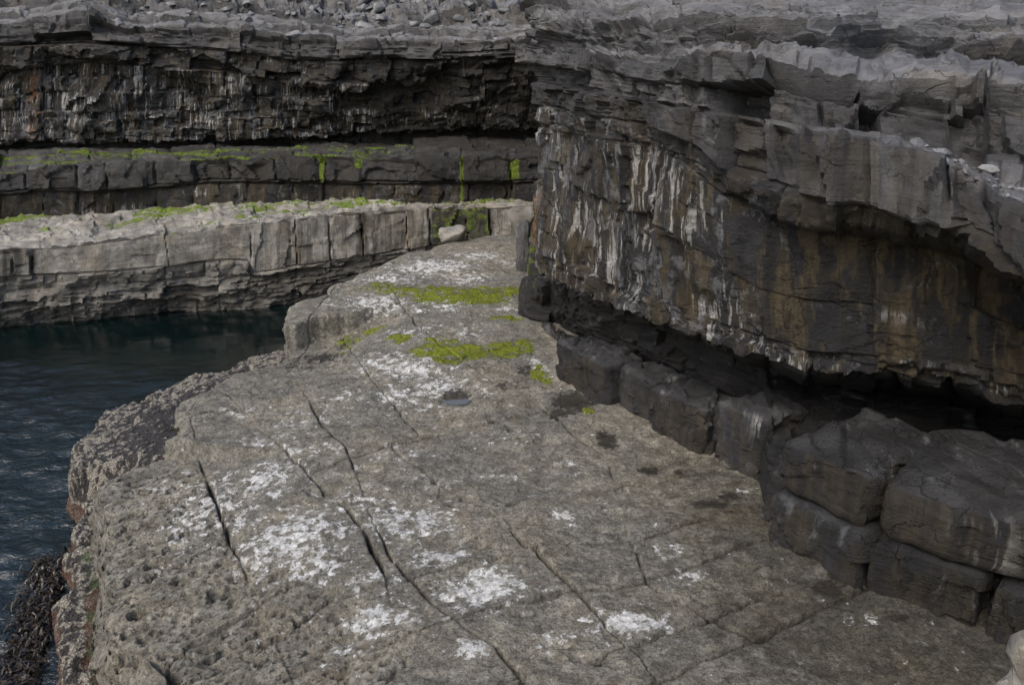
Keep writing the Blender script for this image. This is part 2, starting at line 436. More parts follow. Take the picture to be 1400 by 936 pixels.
def colfun(pts):
    """world x of a joint as a function of y"""
    w = sorted([onz(*p)[::-1] for p in pts])
    return np.array([a for a, b in w]), np.array([b for a, b in w])
A_LINES = [   # joints that run away from the camera: (points, strength along them)
    ([(420, 960), (345, 785), (318, 735), (284, 648), (272, 615), (266, 596), (258, 560)], [.0, .1, .8, .9, .6, .1, .1]),
    ([(560, 936), (528, 790), (517, 765), (497, 722), (481, 702), (460, 680), (430, 655), (375, 600), (318, 545), (290, 525)], [.0, .1, 1, 1, 1, .7, .6, .15, .35, .2]),
    ([(715, 930), (680, 885), (640, 865), (590, 820), (560, 788), (537, 764), (500, 690), (475, 612), (440, 580), (430, 562), (410, 530), (398, 505)], [.8, .7, .2, .45, .8, .6, .1, .5, .8, .6, .25, .2]),
    ([(905, 930), (840, 862), (792, 810), (760, 785), (731, 750), (718, 748), (685, 712), (665, 692), (630, 675), (597, 655), (560, 630), (532, 608), (575, 595), (538, 556), (510, 530), (470, 470)], [.1, .25, 1, 1, 1, .8, .9, .5, .3, .4, .5, .4, .5, .6, .3, .1]),
    ([(1149, 933), (1041, 877), (940, 823), (886, 795), (850, 700), (830, 625), (788, 599), (760, 575), (740, 561), (690, 540), (630, 505), (600, 487), (569, 465), (540, 430), (500, 380)], [.6, .7, .3, .3, .1, .2, .7, .8, .5, .2, .7, .6, .5, .1, .1]),
]
B_LINES = [   # joints that run across
    ([(60, 975), (130, 925), (209, 881), (257, 842), (321, 819), (470, 762), (560, 765), (650, 735), (760, 705), (880, 690)], [1, 1, 1, 1, .8, .25, .3, .35, .1, .1]),
    ([(250, 900), (350, 862), (450, 812), (600, 780), (750, 745), (880, 736), (1000, 700)], [.5, .6, .35, .15, .1, .3, .1]),
    ([(300, 960), (520, 880), (650, 836), (780, 809), (848, 803), (950, 772), (1049, 739)], [.3, .3, .5, .8, .3, .4, .4]),
    ([(560, 980), (715, 926), (809, 898), (900, 868), (960, 847), (1100, 800)], [.3, .4, .5, .5, .6, .1]),
    ([(820, 960), (890, 935), (1017, 879), (1080, 850), (1169, 811), (1260, 780)], [.5, .5, 1, .9, .7, .4]),
    ([(200, 760), (330, 715), (530, 672), (640, 695), (690, 700), (863, 663), (1000, 640)], [.1, .1, .1, .1, .3, .35, .1]),
    ([(230, 690), (428, 647), (530, 610), (600, 595), (680, 577), (753, 564), (860, 545)], [.1, .2, .45, .3, .35, .4, .2]),
    ([(250, 570), (400, 540), (544, 516), (590, 509), (632, 504), (740, 480)], [.1, .15, .35, .8, .6, .2]),
    ([(440, 470), (560, 452), (740, 430)], [.1, .1, .1]),
    ([(460, 415), (600, 402), (740, 390)], [.1, .2, .1]),
]
def blob(px, py, rx, ry, z=0.0):
    cx, cy = onz(px, py, z); ex, _ = onz(px + rx, py, z); _, e0 = onz(px, py - ry, z); _, e1 = onz(px, py + ry, z)
    return cx, cy, abs(ex - cx), abs(e0 - e1) / 2
def blobs(X, Y, items, z=0.0):
    m = np.zeros(X.shape)
    for it in items:
        cx, cy, rx, ry = blob(*it[:4], it[5] if len(it) > 5 else z)
        q = ((X - cx) / rx) ** 2 + ((Y - cy) / ry) ** 2
        m = np.maximum(m, it[4] * np.exp(-q))
    return m
LICHEN = [(275, 680, 55, 55, .55), (225, 640, 60, 22, .4), (370, 650, 60, 40, .5), (400, 730, 90, 45, .6), (430, 765, 60, 25, .55), (340, 690, 50, 50, .4),
    (560, 710, 75, 28, .6), (480, 690, 60, 35, .35), (600, 760, 55, 16, .6), (510, 790, 45, 18, .5), (520, 840, 60, 25, .6), (470, 870, 45, 20, .45), (660, 805, 62, 32, .75), (645, 890, 35, 14, .6),
    (860, 847, 60, 20, .75), (755, 875, 28, 22, .5), (915, 752, 28, 12, .5), (770, 708, 22, 14, .5), (775, 637, 18, 12, .45), (680, 650, 50, 12, .3), (940, 790, 40, 16, .35),
    (560, 500, 60, 22, .6, .2), (600, 525, 60, 20, .6, .2), (520, 495, 40, 16, .5, .2), (545, 540, 45, 14, .5, .1), (590, 560, 50, 16, .35), (480, 550, 40, 16, .35), (420, 570, 60, 20, .35), (370, 600, 60, 14, .35), (330, 560, 60, 14, .3), (440, 615, 50, 14, .35), (540, 620, 60, 20, .3),
    (590, 365, 70, 12, .62, .5), (530, 380, 60, 10, .5, .5), (650, 350, 50, 10, .5, .5), (510, 410, 60, 12, .55, .5), (600, 410, 50, 12, .5, .5), (560, 440, 60, 10, .4, .5), (690, 420, 30, 10, .4, .4), (640, 380, 40, 8, .5, .5), (690, 360, 20, 8, .4, .5), (640, 450, 30, 10, .4, .4), (735, 490, 18, 10, .6, .3),
    (1015, 668, 20, 8, .5), (960, 680, 20, 8, .35), (820, 600, 20, 8, .3), (700, 600, 40, 12, .3), (1180, 850, 40, 16, .3), (590, 655, 50, 10, .3)]
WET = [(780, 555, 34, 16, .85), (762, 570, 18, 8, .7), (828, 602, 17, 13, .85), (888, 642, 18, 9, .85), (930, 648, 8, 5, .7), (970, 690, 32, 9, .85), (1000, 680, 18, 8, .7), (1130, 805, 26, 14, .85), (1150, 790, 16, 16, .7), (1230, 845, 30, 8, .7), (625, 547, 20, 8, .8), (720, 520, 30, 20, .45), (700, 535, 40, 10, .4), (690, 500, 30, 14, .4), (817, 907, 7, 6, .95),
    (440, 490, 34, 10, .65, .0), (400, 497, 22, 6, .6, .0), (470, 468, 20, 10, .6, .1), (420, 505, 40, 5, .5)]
DAMP_SHADE = [(1230, 850, 340, 130, .85), (1060, 720, 200, 110, .72), (950, 640, 140, 60, .55), (850, 590, 110, 50, .25), (700, 520, 80, 60, .35, .2), (640, 450, 110, 30, .28, .4), (560, 445, 110, 8, .35, .4), (600, 390, 120, 20, .25, .5), (1000, 900, 300, 60, .22), (560, 700, 200, 80, .12)]  # darkening strongest by the cliff: wet rock plus painted overhang shade
MOSS = [(560, 396, 40, 7, .7, .5), (610, 402, 40, 7, .9, .5), (655, 400, 34, 9, .95, .5), (690, 395, 30, 6, .9, .5), (520, 391, 26, 5, .6, .5), (600, 393, 30, 5, .7, .5), (665, 408, 30, 4, .6, .5),
    (600, 462, 34, 7, .85, .4), (640, 468, 40, 7, .95, .4), (690, 466, 34, 7, .95, .4), (718, 460, 16, 7, .8, .4), (590, 470, 22, 8, .8, .4), (612, 478, 20, 6, .7, .4),
    (545, 449, 20, 4, .8, .45), (480, 440, 20, 7, .6, .45), (505, 436, 22, 4, .7, .45), (690, 432, 22, 3, .8, .4), (738, 497, 11, 8, 1.1, .3), (748, 505, 8, 5, .8, .3), (805, 563, 7, 4, .8, .05), (470, 455, 14, 8, .5, .4)]

def build_platform():
    xs = np.concatenate([np.arange(-7.0, -5.7, .024), np.arange(-5.7, 1.2, .0145), np.arange(1.2, 6.6, .023)])
    ys = [1.5]
    while ys[-1] < 24.2: ys.append(ys[-1] + max(.0165 if ys[-1] > 4.5 else .05, .0021 * ys[-1]))
    ys = np.array(ys)
    X, Y = np.meshgrid(xs, ys)
    sd, qx, qy, al = edge_frame(X, Y, PLAT_LINE)
    ins = polygon_side(X, Y, PLAT_LINE, [(20, 23.6), (20, 1.5)])
    sd = np.where(ins, np.abs(sd), -np.abs(sd))
    # joints -> pieces
    wx = X + .028 * n2(X * 2.6, Y * 2.6, 31, 5, .6); wy = Y + .028 * n2(X * 2.6, Y * 2.6, 32, 5, .6)
    col = np.zeros(X.shape, int); row = np.zeros(X.shape, int); crack = np.zeros(X.shape)
    for k, (pts, st) in enumerate(A_LINES):
        w = [onz(*p) for p in pts]; o = np.argsort([p[1] for p in w])
        yy = np.array([w[i][1] for i in o]); xx = np.array([w[i][0] for i in o]); ss = np.array([st[i] for i in o])
        lx = np.interp(wy, yy, xx); d = (wx - lx) * .8
        wid = .0065 + .016 * np.interp(wy, yy, ss) ** 1.5
        col += d > 0
        crack = np.maximum(crack, np.interp(wy, yy, ss) * np.exp(-(d / wid) ** 4))
    for k, (pts, st) in enumerate(B_LINES):
        w = [onz(*p) for p in pts]; o = np.argsort([p[0] for p in w])
        xx = np.array([w[i][0] for i in o]); yy = np.array([w[i][1] for i in o]); ss = np.clip(np.array([st[i] for i in o]) + .22, 0, 1)
        ly = np.interp(wx, xx, yy); d = wy - ly
        wid = .0075 + .015 * np.interp(wx, xx, ss) ** 1.5
        row += d > 0
        crack = np.maximum(crack, np.interp(wx, xx, ss) * np.exp(-(d / wid) ** 4) * (.80 + .9 * np.clip(n2(X * 2, Y * 2, 39, 2) + .5, 0, 1)))
    crack = np.clip(crack * 1.9 * sstep(-.36, .12, n2(X * 1.6, Y * 1.6, 40, 3) + .28 * (crack - .35)), 0, 1.3)
    ids = row * 20 + col
    r0 = rnd(row, col, None, 50); r1 = rnd(row, col, None, 51) - .5; r2 = rnd(row, col, None, 52) - .5
    xo, yo = onz(640, 700)
    Z = plat_z(np.where(sd < 0, qx, X), np.where(sd < 0, qy, Y), sd)
    Z += (r0 - .5) * .028 + .004 * (r1 * (X - xo) + r2 * (Y - yo))
    Z -= .17 * crack
    # karst pits, thick along the seaward edge
    near = np.clip(1.25 * (1 - sstep(.2, 1.9, sd)) * (1 - sstep(9.4, 10.6, Y)) + .9 * (1 - sstep(5.4, 7.0, Y)) * (1 - sstep(-2.2, -.2, X)), 0, 1)
    near = np.clip(near + .45 * n2(X * 1.2, Y * 1.2, 61, 3) * (near > .02), 0, 1)
    rx_, ry_ = X * .86 + Y * .5, -X * .5 + Y * .86
    P = pits(rx_ * .70 + .10 * n2(X * 6, Y * 6, 62, 3), ry_ * 1.35 + .10 * n2(X * 6, Y * 6, 63, 3), .17, 64, .85)
    P2 = pits(rx_ + 9.3, ry_ * 1.4, .095, 65, .7)
    Z -= sstep(.05, .6, near) * (P * 2.0 + P2 * 1.7)
    P3 = pits(X * .8, Y * 1.2, .33, 66, .22)
    Z -= .55 * np.clip(P3 - .02, 0, 1)
    pl = n2(X * .9 + .4 * Y, Y * 1.25 - .3 * X, 77, 5, .55)
    Z += .010 * (np.floor(pl * 6.5) + sstep(.0, .22, pl * 6.5 - np.floor(pl * 6.5)))
    # scalloped small relief
    fc, fb = facets(X + .1 * n2(X * 3, Y * 3, 67), Y * 1.0, .42, .040, 68)
    Z += fc * .8 + .014 * n2(X * 2.6, Y * 2.6, 69, 5, .55) - .012 * np.abs(n2(rx_ * 2.2, ry_ * 6, 70, 4))
    bas = sstep(.25, .62, blobs(X, Y, [(625, 546, 27, 8, 1.0, .1)]) + .12 * n2(X * 5, Y * 5, 78, 3))
    zb = float(Z[(blobs(X, Y, [(625, 546, 27, 8, 1.0, .1)]) > .4)].mean())
    Z = Z * (1 - bas) + (zb - .035) * bas
    # rough rubbly rim at the dark step
    rim = blobs(X, Y, [(430, 492, 60, 12, 1, 0), (470, 465, 26, 16, 1, .1)])
    Z += rim * (.06 * n2(X * 7, Y * 7, 71, 3) - .5 * pits(X, Y, .16, 72, .8))
    # fold over the edge
    R = .022 + .04 * np.clip(n2(qx * 1.3, qy * 1.3, 73) + .3, 0, 1)
    e = np.maximum(-sd, 0); hx = R * (1 - np.exp(-e / R)); drop = np.maximum(e - hx, 0) * 1.02
    dl = np.maximum(np.hypot(X - qx, Y - qy), 1e-6); ox, oy = (X - qx) / dl, (Y - qy) / dl
    fr, _ = facets(al, e, .48, .55, 74)
    inn = np.clip(-e * 6, -1, 0)
    ledge = .10 * n2(al * .8, e * 3.0, 75, 4) + fr * .55 - .05 * sstep(.25, .7, e)
    lean = .24 * sstep(10.9, 9.9, qy) + .06
    out = hx + lean * drop + np.where(sd < 0, np.maximum(ledge, -.05) * np.clip(e / .12, 0, 1), 0)
    PX = np.where(sd < 0, qx + ox * out, X); PY = np.where(sd < 0, qy + oy * out, Y)
    Z = Z - drop - .02 * np.exp(-np.abs(sd) / .05) - .02 * np.exp(-np.maximum(sd, 0) / .2)
    V = np.stack([PX, PY, Z], -1)
    keep = (sd > -1.45)
    ny, nx = X.shape
    I = np.arange(ny * nx).reshape(ny, nx)
    ok = keep[:-1, :-1] & keep[1:, :-1] & keep[:-1, 1:] & keep[1:, 1:]
    # nothing to see deep under the cliff
    cl = X < np.interp(Y, [1.5, 6.1, 7.4, 9.3, 10.8, 12.5, 14.7, 18, 24], [6.6, 5.9, 4.8, 4.6, 3.6, 2.9, 2.2, 2.2, 2.2])
    ok &= cl[:-1, :-1]
    F = np.stack([I[:-1, :-1], I[:-1, 1:], I[1:, 1:], I[1:, :-1]], -1)[ok]
    fid = ids[:-1, :-1][ok]
    # merge slivers
    u, cnt = np.unique(fid, return_counts=True)
    small = set(u[cnt < 500].tolist())
    if small:
        big = u[cnt >= 500]
        mp = {i: int(big[np.argmin(np.abs(big - i))]) for i in small}
        fid = np.array([mp.get(int(v), int(v)) for v in fid]) if len(mp) else fid
    hidden = np.zeros(X.shape)
    at = dict(lichen=(1.12 * blobs(X, Y, LICHEN) + .06) * (sd > -.05), wet=1.28 * blobs(X, Y, WET), damp_shade=blobs(X, Y, DAMP_SHADE) , algae=np.clip(blobs(X, Y, [(m_[0], m_[1], m_[2] * 1.5, m_[3] * 1.6) + tuple(m_[4:]) for m_ in MOSS]) * .8, 0, .6))
    face = sstep(.1, .5, -sd) * (Z < -.25)
    at["damp_shade"] = at["damp_shade"] + .0 * face
    at = {k: a.ravel() for k, a in at.items()}
    root = empty("rock_platform", "broad grey limestone platform cracked into slabs with white lichen patches", None, "structure")
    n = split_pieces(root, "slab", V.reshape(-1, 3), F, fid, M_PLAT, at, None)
    print("platform slabs", n, "faces", len(F))
    # moss mats: thin cushions growing out of the surface
    mb = blobs(X, Y, MOSS); mm = mb + 1.25 * n2(X * 4, Y * 7, 81, 7, .70) * sstep(.05, .35, mb) - .40
    sel = (mm > -.02) & (sd > .02)
    okm = (sel[:-1, :-1] | sel[1:, :-1] | sel[:-1, 1:] | sel[1:, 1:]) & ok
    lift = np.clip(mm, -.05, .5)
    Zm = Z + np.where(mm < 0, -.012, .004 + .016 * np.clip(lift, 0, .4) + .003 * n2(X * 14, Y * 14, 82, 3)) + .10 * crack * (mm > 0)
    Vm = np.stack([PX, PY, Zm], -1).reshape(-1, 3)
    Fm = np.stack([I[:-1, :-1], I[:-1, 1:], I[1:, 1:], I[1:, :-1]], -1)[okm]
    yc = Y[:-1, :-1][okm]
    for lo, hi, lab in ((16.2, 30, "long mat of bright green moss across the far end of the platform"), (0, 16.2, "bright green moss patches beside the dark rock blocks and joints of the platform")):
        Fg = Fm[(yc >= lo) & (yc < hi)]
        u, inv = np.unique(Fg, return_inverse=True)
        me = mesh_np("moss", Vm[u], inv.reshape(Fg.shape), M_MOSS, None, None)
        put(bpy.data.objects.new("moss", me), None, lab, None, None, "stuff")
    return X, Y, PX, PY, Z
PLATFORM = build_platform()
def plat_height(x, y):
    X, Y, PX, PY, Z = PLATFORM
    j = int(np.clip(np.searchsorted(X[0], x), 0, X.shape[1] - 1)); i = int(np.clip(np.searchsorted(Y[:, 0], y), 0, X.shape[0] - 1))
    return float(Z[i, j])

def build_shelf():
    line = resample([(-2.7, 1.5), (-3.6, 4.8), (-4.5, 6.8), (-5.25, 8.2), (-5.92, 9.6), (-6.32, 10.75), (-6.72, 11.4), (-6.92, 12.2), (-6.98, 13.3), (-6.22, 14.8), (-4.98, 16.6), (-4.3, 18.3), (-3.4, 19.6)], .2, .30, 9)
    xs = np.arange(-9.4, -2.0, .027); ys = np.arange(1.5, 19.2, .032)
    X, Y = np.meshgrid(xs, ys)
    sd, qx, qy, al = edge_frame(X, Y, line)
    ins = polygon_side(X, Y, line, [(20, 19.6), (20, 1.5)])
    sd = np.where(ins, np.abs(sd), -np.abs(sd))
    ex = np.where(sd < 0, qx, X); ey = np.where(sd < 0, qy, Y)
    stp = 11.05 + .35 * n2(ex * 1.2, ey * 1.2, 109, 3) - .25 * (ex + 6)
    Z = -.66 + .08 * n2(ex * .9, ey * .9, 101, 3) - .12 * (1 - sstep(0, 1.1, np.maximum(sd, 0))) - .50 * (1 - sstep(stp - .12, stp + .12, ey))
    bump = n2(X * 7.5, Y * 7.5, 102, 4, .62); kn, kb = facets(X + .04 * n2(X * 8, Y * 8, 107), Y + .04 * n2(X * 8, Y * 8, 108), .13, .25, 103)
    crest = np.clip(.5 + bump * .9 + (kb - .25) * .9, 0, 1)
    Z += .05 * bump + .045 * np.clip(kb, 0, .5) + .04 * n2(X * 2, Y * 2, 104, 2)
    Z -= .7 * pits(X, Y, .30, 105, .45)
    e = np.maximum(-sd, 0); R = .14; hx = R * (1 - np.exp(-e / R)); drop = np.maximum(e - hx, 0)
    dl = np.maximum(np.hypot(X - qx, Y - qy), 1e-6); ox, oy = (X - qx) / dl, (Y - qy) / dl
    rough = (.10 * n2(al * 1.2, e * 2, 106, 4) + .04 * bump) * np.clip(e / .15, 0, 1)
    PX = np.where(sd < 0, qx + ox * (hx + rough + .16 * drop), X); PY = np.where(sd < 0, qy + oy * (hx + rough + .16 * drop), Y)
    Z = Z - drop
    pd, _, _, _ = edge_frame(X, Y, PLAT_LINE)
    keep = (sd > -1.7) & (pd < .45)
    ny, nx = X.shape; I = np.arange(ny * nx).reshape(ny, nx)
    ok = keep[:-1, :-1] & keep[1:, :-1] & keep[:-1, 1:] & keep[1:, 1:]
    F = np.stack([I[:-1, :-1], I[:-1, 1:], I[1:, 1:], I[1:, :-1]], -1)[ok]
    weed = np.clip(.80 * sstep(11.0, 9.9, ey) * sstep(.0, .3, sd) + .9 * sstep(-1.2, -1.45, Z) , 0, 1)
    black = .42 * sstep(10.8, 11.8, ey) * (1 - sstep(13.2, 15.0, ey)) * sstep(.3, .9, sd)
    green = .62 * np.exp(-((pd + .30) / .16) ** 2) * (ey < 10.5)
    V = np.stack([PX, PY, Z], -1).reshape(-1, 3)
    u, inv = np.unique(F, return_inverse=True)
    at = {k: a.ravel()[u] for k, a in dict(crest=crest - black, weed=weed, green=green).items()}
    ob = bpy.data.objects.new("tidal_shelf", mesh_np("tidal_shelf", V[u], inv.reshape(F.shape), M_CRUST, at, None))
    put(ob, None, "low knobbly shelf crusted with cream barnacles and black mussels above the water", None, None, "structure")
build_shelf()

# ------------------------------------------------------------------ bedded cliffs: a surface through measured profiles, cut into blocks
def catmull(P, u):
    """P (n,3) at integer stations, u array of floats"""
    n = len(P); i = np.clip(np.floor(u).astype(int), 0, n - 2); f = (u - i)[:, None]
    p1, p2 = P[i], P[i + 1]
    m1 = np.where((i > 0)[:, None], (P[i + 1] - P[np.maximum(i - 1, 0)]) * .5, p2 - p1) * .6
    m2 = np.where((i < n - 2)[:, None], (P[np.minimum(i + 2, n - 1)] - P[i]) * .5, p2 - p1) * .6
    f2, f3 = f * f, f * f * f
    return (2 * f3 - 3 * f2 + 1) * p1 + (f3 - 2 * f2 + f) * m1 + (-2 * f3 + 3 * f2) * p2 + (f3 - f2) * m2
FACET = .62
def strata(root, piece, stations, rows, beds, mat, attr_fun, ds=.03, dt=.03, seed=1, flip=False):
    """rows: list of control rows, each a list of world points (one per station). beds[r]: how rows r..r+1 are cut.
       stations: reference numbers along the face, used to place joints."""
    rows = [np.array(r, float) for r in rows]
    C = np.stack(rows)                                            # R,S,3
    seg = np.median(np.linalg.norm(np.diff(C, axis=1), axis=2), axis=0)
    cum = np.concatenate([[0], np.cumsum(seg)])
    NS = int(cum[-1] / ds) + 1
    sv = np.linspace(0, cum[-1], NS)
    u = np.interp(sv, cum, np.arange(len(cum)))
    lines = [catmull(C[r], u) for r in range(len(rows))]           # each NS,3
    P = []; T = []; BED = []; FR = []
    tacc = 0
    for r in range(len(rows) - 1):
        L = float(np.percentile(np.linalg.norm(lines[r + 1] - lines[r], axis=1), 55))
        k = min(max(2, int(L / (beds[r].get("dt", dt)))), 60)
        for q in range(k):
            f = q / k
            P.append(lines[r] * (1 - f) + lines[r + 1] * f); T.append(tacc + L * f); BED.append(r); FR.append(f)
        tacc += L
    P.append(lines[-1]); T.append(tacc); BED.append(len(rows) - 2); FR.append(1.0)
    P = np.stack(P); T = np.array(T); BED = np.array(BED); FR = np.array(FR)
    NTT = len(T)
    for _ in range(2):                                             # soften the profile a little
        P[1:-1] = .25 * P[:-2] + .5 * P[1:-1] + .25 * P[2:]
    S = np.broadcast_to(sv[None], (NTT, NS)); TT = np.broadcast_to(T[:, None], (NTT, NS))
    # large-scale waviness
    gs = np.gradient(P, axis=1); gt = np.gradient(P, axis=0)
    N = np.cross(gs, gt); N /= np.maximum(np.linalg.norm(N, axis=2, keepdims=True), 1e-9)
    if flip: N = -N
    k = 9
    for _ in range(2):
        pad = np.pad(N, ((k, k), (k, k), (0, 0)), mode='edge'); cs = np.cumsum(pad, axis=0); N = (cs[2 * k:] - cs[:-2 * k]) ; cs = np.cumsum(N, axis=1); N = (cs[:, 2 * k:] - cs[:, :-2 * k])
        N /= np.maximum(np.linalg.norm(N, axis=2, keepdims=True), 1e-9)
    D = np.zeros((NTT, NS)); ids = np.zeros((NTT, NS), int)
    Sw = S + .07 * n2(S * 1.3, TT * 1.3, seed + 1, 4); Tw = TT + .05 * n2(S * 1.1, TT * 1.6, seed + 2, 4)
    nid = 0
    rng = random.Random(seed)
    for r, b in enumerate(beds):
        sel = np.flatnonzero(BED == r)
        if len(sel) == 0: continue
        t0, t1 = T[sel[0]], (T[sel[-1]] + 1e-3)
        th = t1 - t0; nc = b.get("n", 1)
        bnd = [0] + sorted([(q + 1 + rng.uniform(-.25, .25)) / nc for q in range(nc - 1)]) + [1]
        tw = Tw[sel]; sw = Sw[sel]
        if nc > 1:
            wav = .18 * th / nc * n2(sw * .5, np.zeros_like(sw) + r * 3.3, seed + 3, 3)
        else: wav = 0
        fr = (tw - t0 + wav) / th
        if nc > 1:
            q_ = np.floor(sw / b.get("lockstep", .95) + .35 * n2(sw * .6, tw * .6, seed + 4, 2)); fr = fr + (rnd(q_, q_ * 0 + r, None, seed + 90) - .5) * .5 / nc
        d = np.zeros_like(tw)
        cid = np.zeros(tw.shape, int)
        for c in range(nc):
            lo, hi = bnd[c], bnd[c + 1]
            m = (fr >= lo if c > 0 else fr > -9) & (fr < hi if c < nc - 1 else fr < 99)
            if "joints" in b and c in b.get("jc", (0,) if nc == 1 else range(nc)):
                jp = [float(np.interp(x, stations, cum)) + (rng.uniform(-.05, .05)) for x in b["joints"]]
                wlo, whi = b.get("width", (.6, 1.4))
                # fill wide gaps outside the measured joints
                lo_s, hi_s = min(jp), max(jp); s_ = lo_s
                while s_ > 0: s_ -= rng.uniform(wlo, whi); jp.append(s_)
                s_ = hi_s
                while s_ < cum[-1]: s_ += rng.uniform(wlo, whi); jp.append(s_)
            else:
                wlo, whi = b.get("width", (.6, 1.4)); jp = []; s_ = -rng.uniform(0, whi)
                while s_ < cum[-1] + whi: jp.append(s_); s_ += rng.uniform(wlo, whi)
            jp = np.array(sorted(jp))
            slant = (tw - (t0 + t1) / 2) * rng.uniform(-.12, .12)
            ss = sw + slant
            j = np.clip(np.searchsorted(jp, ss), 1, len(jp) - 1)
            dl, dr = ss - jp[j - 1], jp[j] - ss
            wl_ = .5 + 1.0 * rnd(j - 1, j * 0 + c, j * 0 + r, seed + 5); wr_ = .5 + 1.0 * rnd(j, j * 0 + c, j * 0 + r, seed + 5)
            a = b.get("off", .06)
            o = (rnd(j, j * 0 + c, j * 0 + r, seed + 6) - .5) * 2 * a
            o = o - np.where(rnd(j, j * 0 + c, j * 0 + r, seed + 11) < b.get('miss', .07), b.get('gap', 3.0) * a, 0)
            ti = (rnd(j, j * 0 + c, j * 0 + r, seed + 7) - .5) * b.get("tilt", .12); tj = (rnd(j, j * 0 + c, j * 0 + r, seed + 8) - .5) * b.get("tilt", .12)
            mid_s = (jp[j - 1] + jp[j]) / 2; mid_t = t0 + (lo + hi) / 2 * th
            dd = o + ti * (ss - mid_s) + tj * (tw - mid_t)
            bw = b.get("bevel", .05); cr = b.get("crack", .07)
            edge = np.minimum(np.maximum(dl, 0) / wl_, np.maximum(dr, 0) / wr_)
            el = np.maximum(fr - lo, 0) * th if c > 0 or b.get("openlow", True) else np.full(tw.shape, 9.)
            eh = np.maximum(hi - fr, 0) * th if c < nc - 1 or b.get("openhigh", True) else np.full(tw.shape, 9.)
            ev = np.minimum(el, eh)
            wv = .35 + 1.1 * np.clip(n2(sw * 1.4, tw * 1.4, seed + 12, 3) + .45, 0, 1)
            dd = dd - wv * (cr * np.exp(-(edge / (bw * .5)) ** 2) + bw * .7 * np.exp(-edge / (bw * .8)) + bw * .5 * np.exp(-ev / (bw * .8)) + cr * .5 * np.exp(-(ev / (bw * .4)) ** 2))
            d = np.where(m, dd, d); cid = np.where(m, nid + j, cid)
            nid += len(jp) + 1
        D[sel] = d; ids[sel] = cid
        if "amp" in b: D[sel] *= np.minimum(1, .3 + np.interp(np.interp(sv, cum, stations), *b["amp"]))[None]
        amp = np.interp(np.interp(sv, cum, stations), *b["amp"])[None] if "amp" in b else 1.0
        fa = FACET * b.get("facet", .35); fz = b.get("fsize", .38)
        f1, e1 = facets(sw + .06 * n2(sw * 4, tw * 4, seed + 9, 2), tw * b.get("fstretch", 1.0), fz, fa, seed + 10 + r)
        f2, e2 = facets(sw, tw * 1.3, fz * .42, fa * .55, seed + 40 + r)
        f4, _ = facets(sw, tw * 1.5, fz * .2, fa * .5, seed + 80 + r)
        f2 = (f2 + f4) * b.get('fine', 1.0)
        f3, _ = facets(sw, tw * .8, fz * 2.6, fa * .45, seed + 60 + r)
        D[sel] += amp * (f1 + f2 + f3) + b.get("lam", .012) * 1.5 * n2(sw * .9, tw * 15, seed + 70, 4, .65) + b.get("rough", .03) * n2(sw * 3, tw * 3, seed + 71, 5, .55) + b.get("und", .10) * n2(sw * .45, tw * .7, seed + 72, 3)
    fade = np.minimum(1, np.minimum(np.arange(NTT)[:, None], 400) / 3.0)
    V = P + N * D[..., None]
    at = attr_fun(S, TT, BED[:, None] + np.zeros_like(S), np.interp(sv, cum, stations)[None] + np.zeros_like(S), FR[:, None] + np.zeros_like(S), V)
    at["st"] = np.stack([S, TT, D * 4], -1).reshape(-1, 3)
    at = {k: (a.ravel() if k != "st" else a) for k, a in at.items()}
    I = np.arange(NTT * NS).reshape(NTT, NS)
    F = np.stack([I[:-1, :-1], I[:-1, 1:], I[1:, 1:], I[1:, :-1]], -1).reshape(-1, 4)
    if flip: F = F[:, ::-1]
    n = split_pieces(root, piece, V.reshape(-1, 3), F, ids[:-1, :-1].ravel(), mat, at)
    print(root.name, "pieces", n, "faces", len(F))
    return dict(V=V, S=S, BED=BED, st=np.interp(sv, cum, stations), FR=FR)

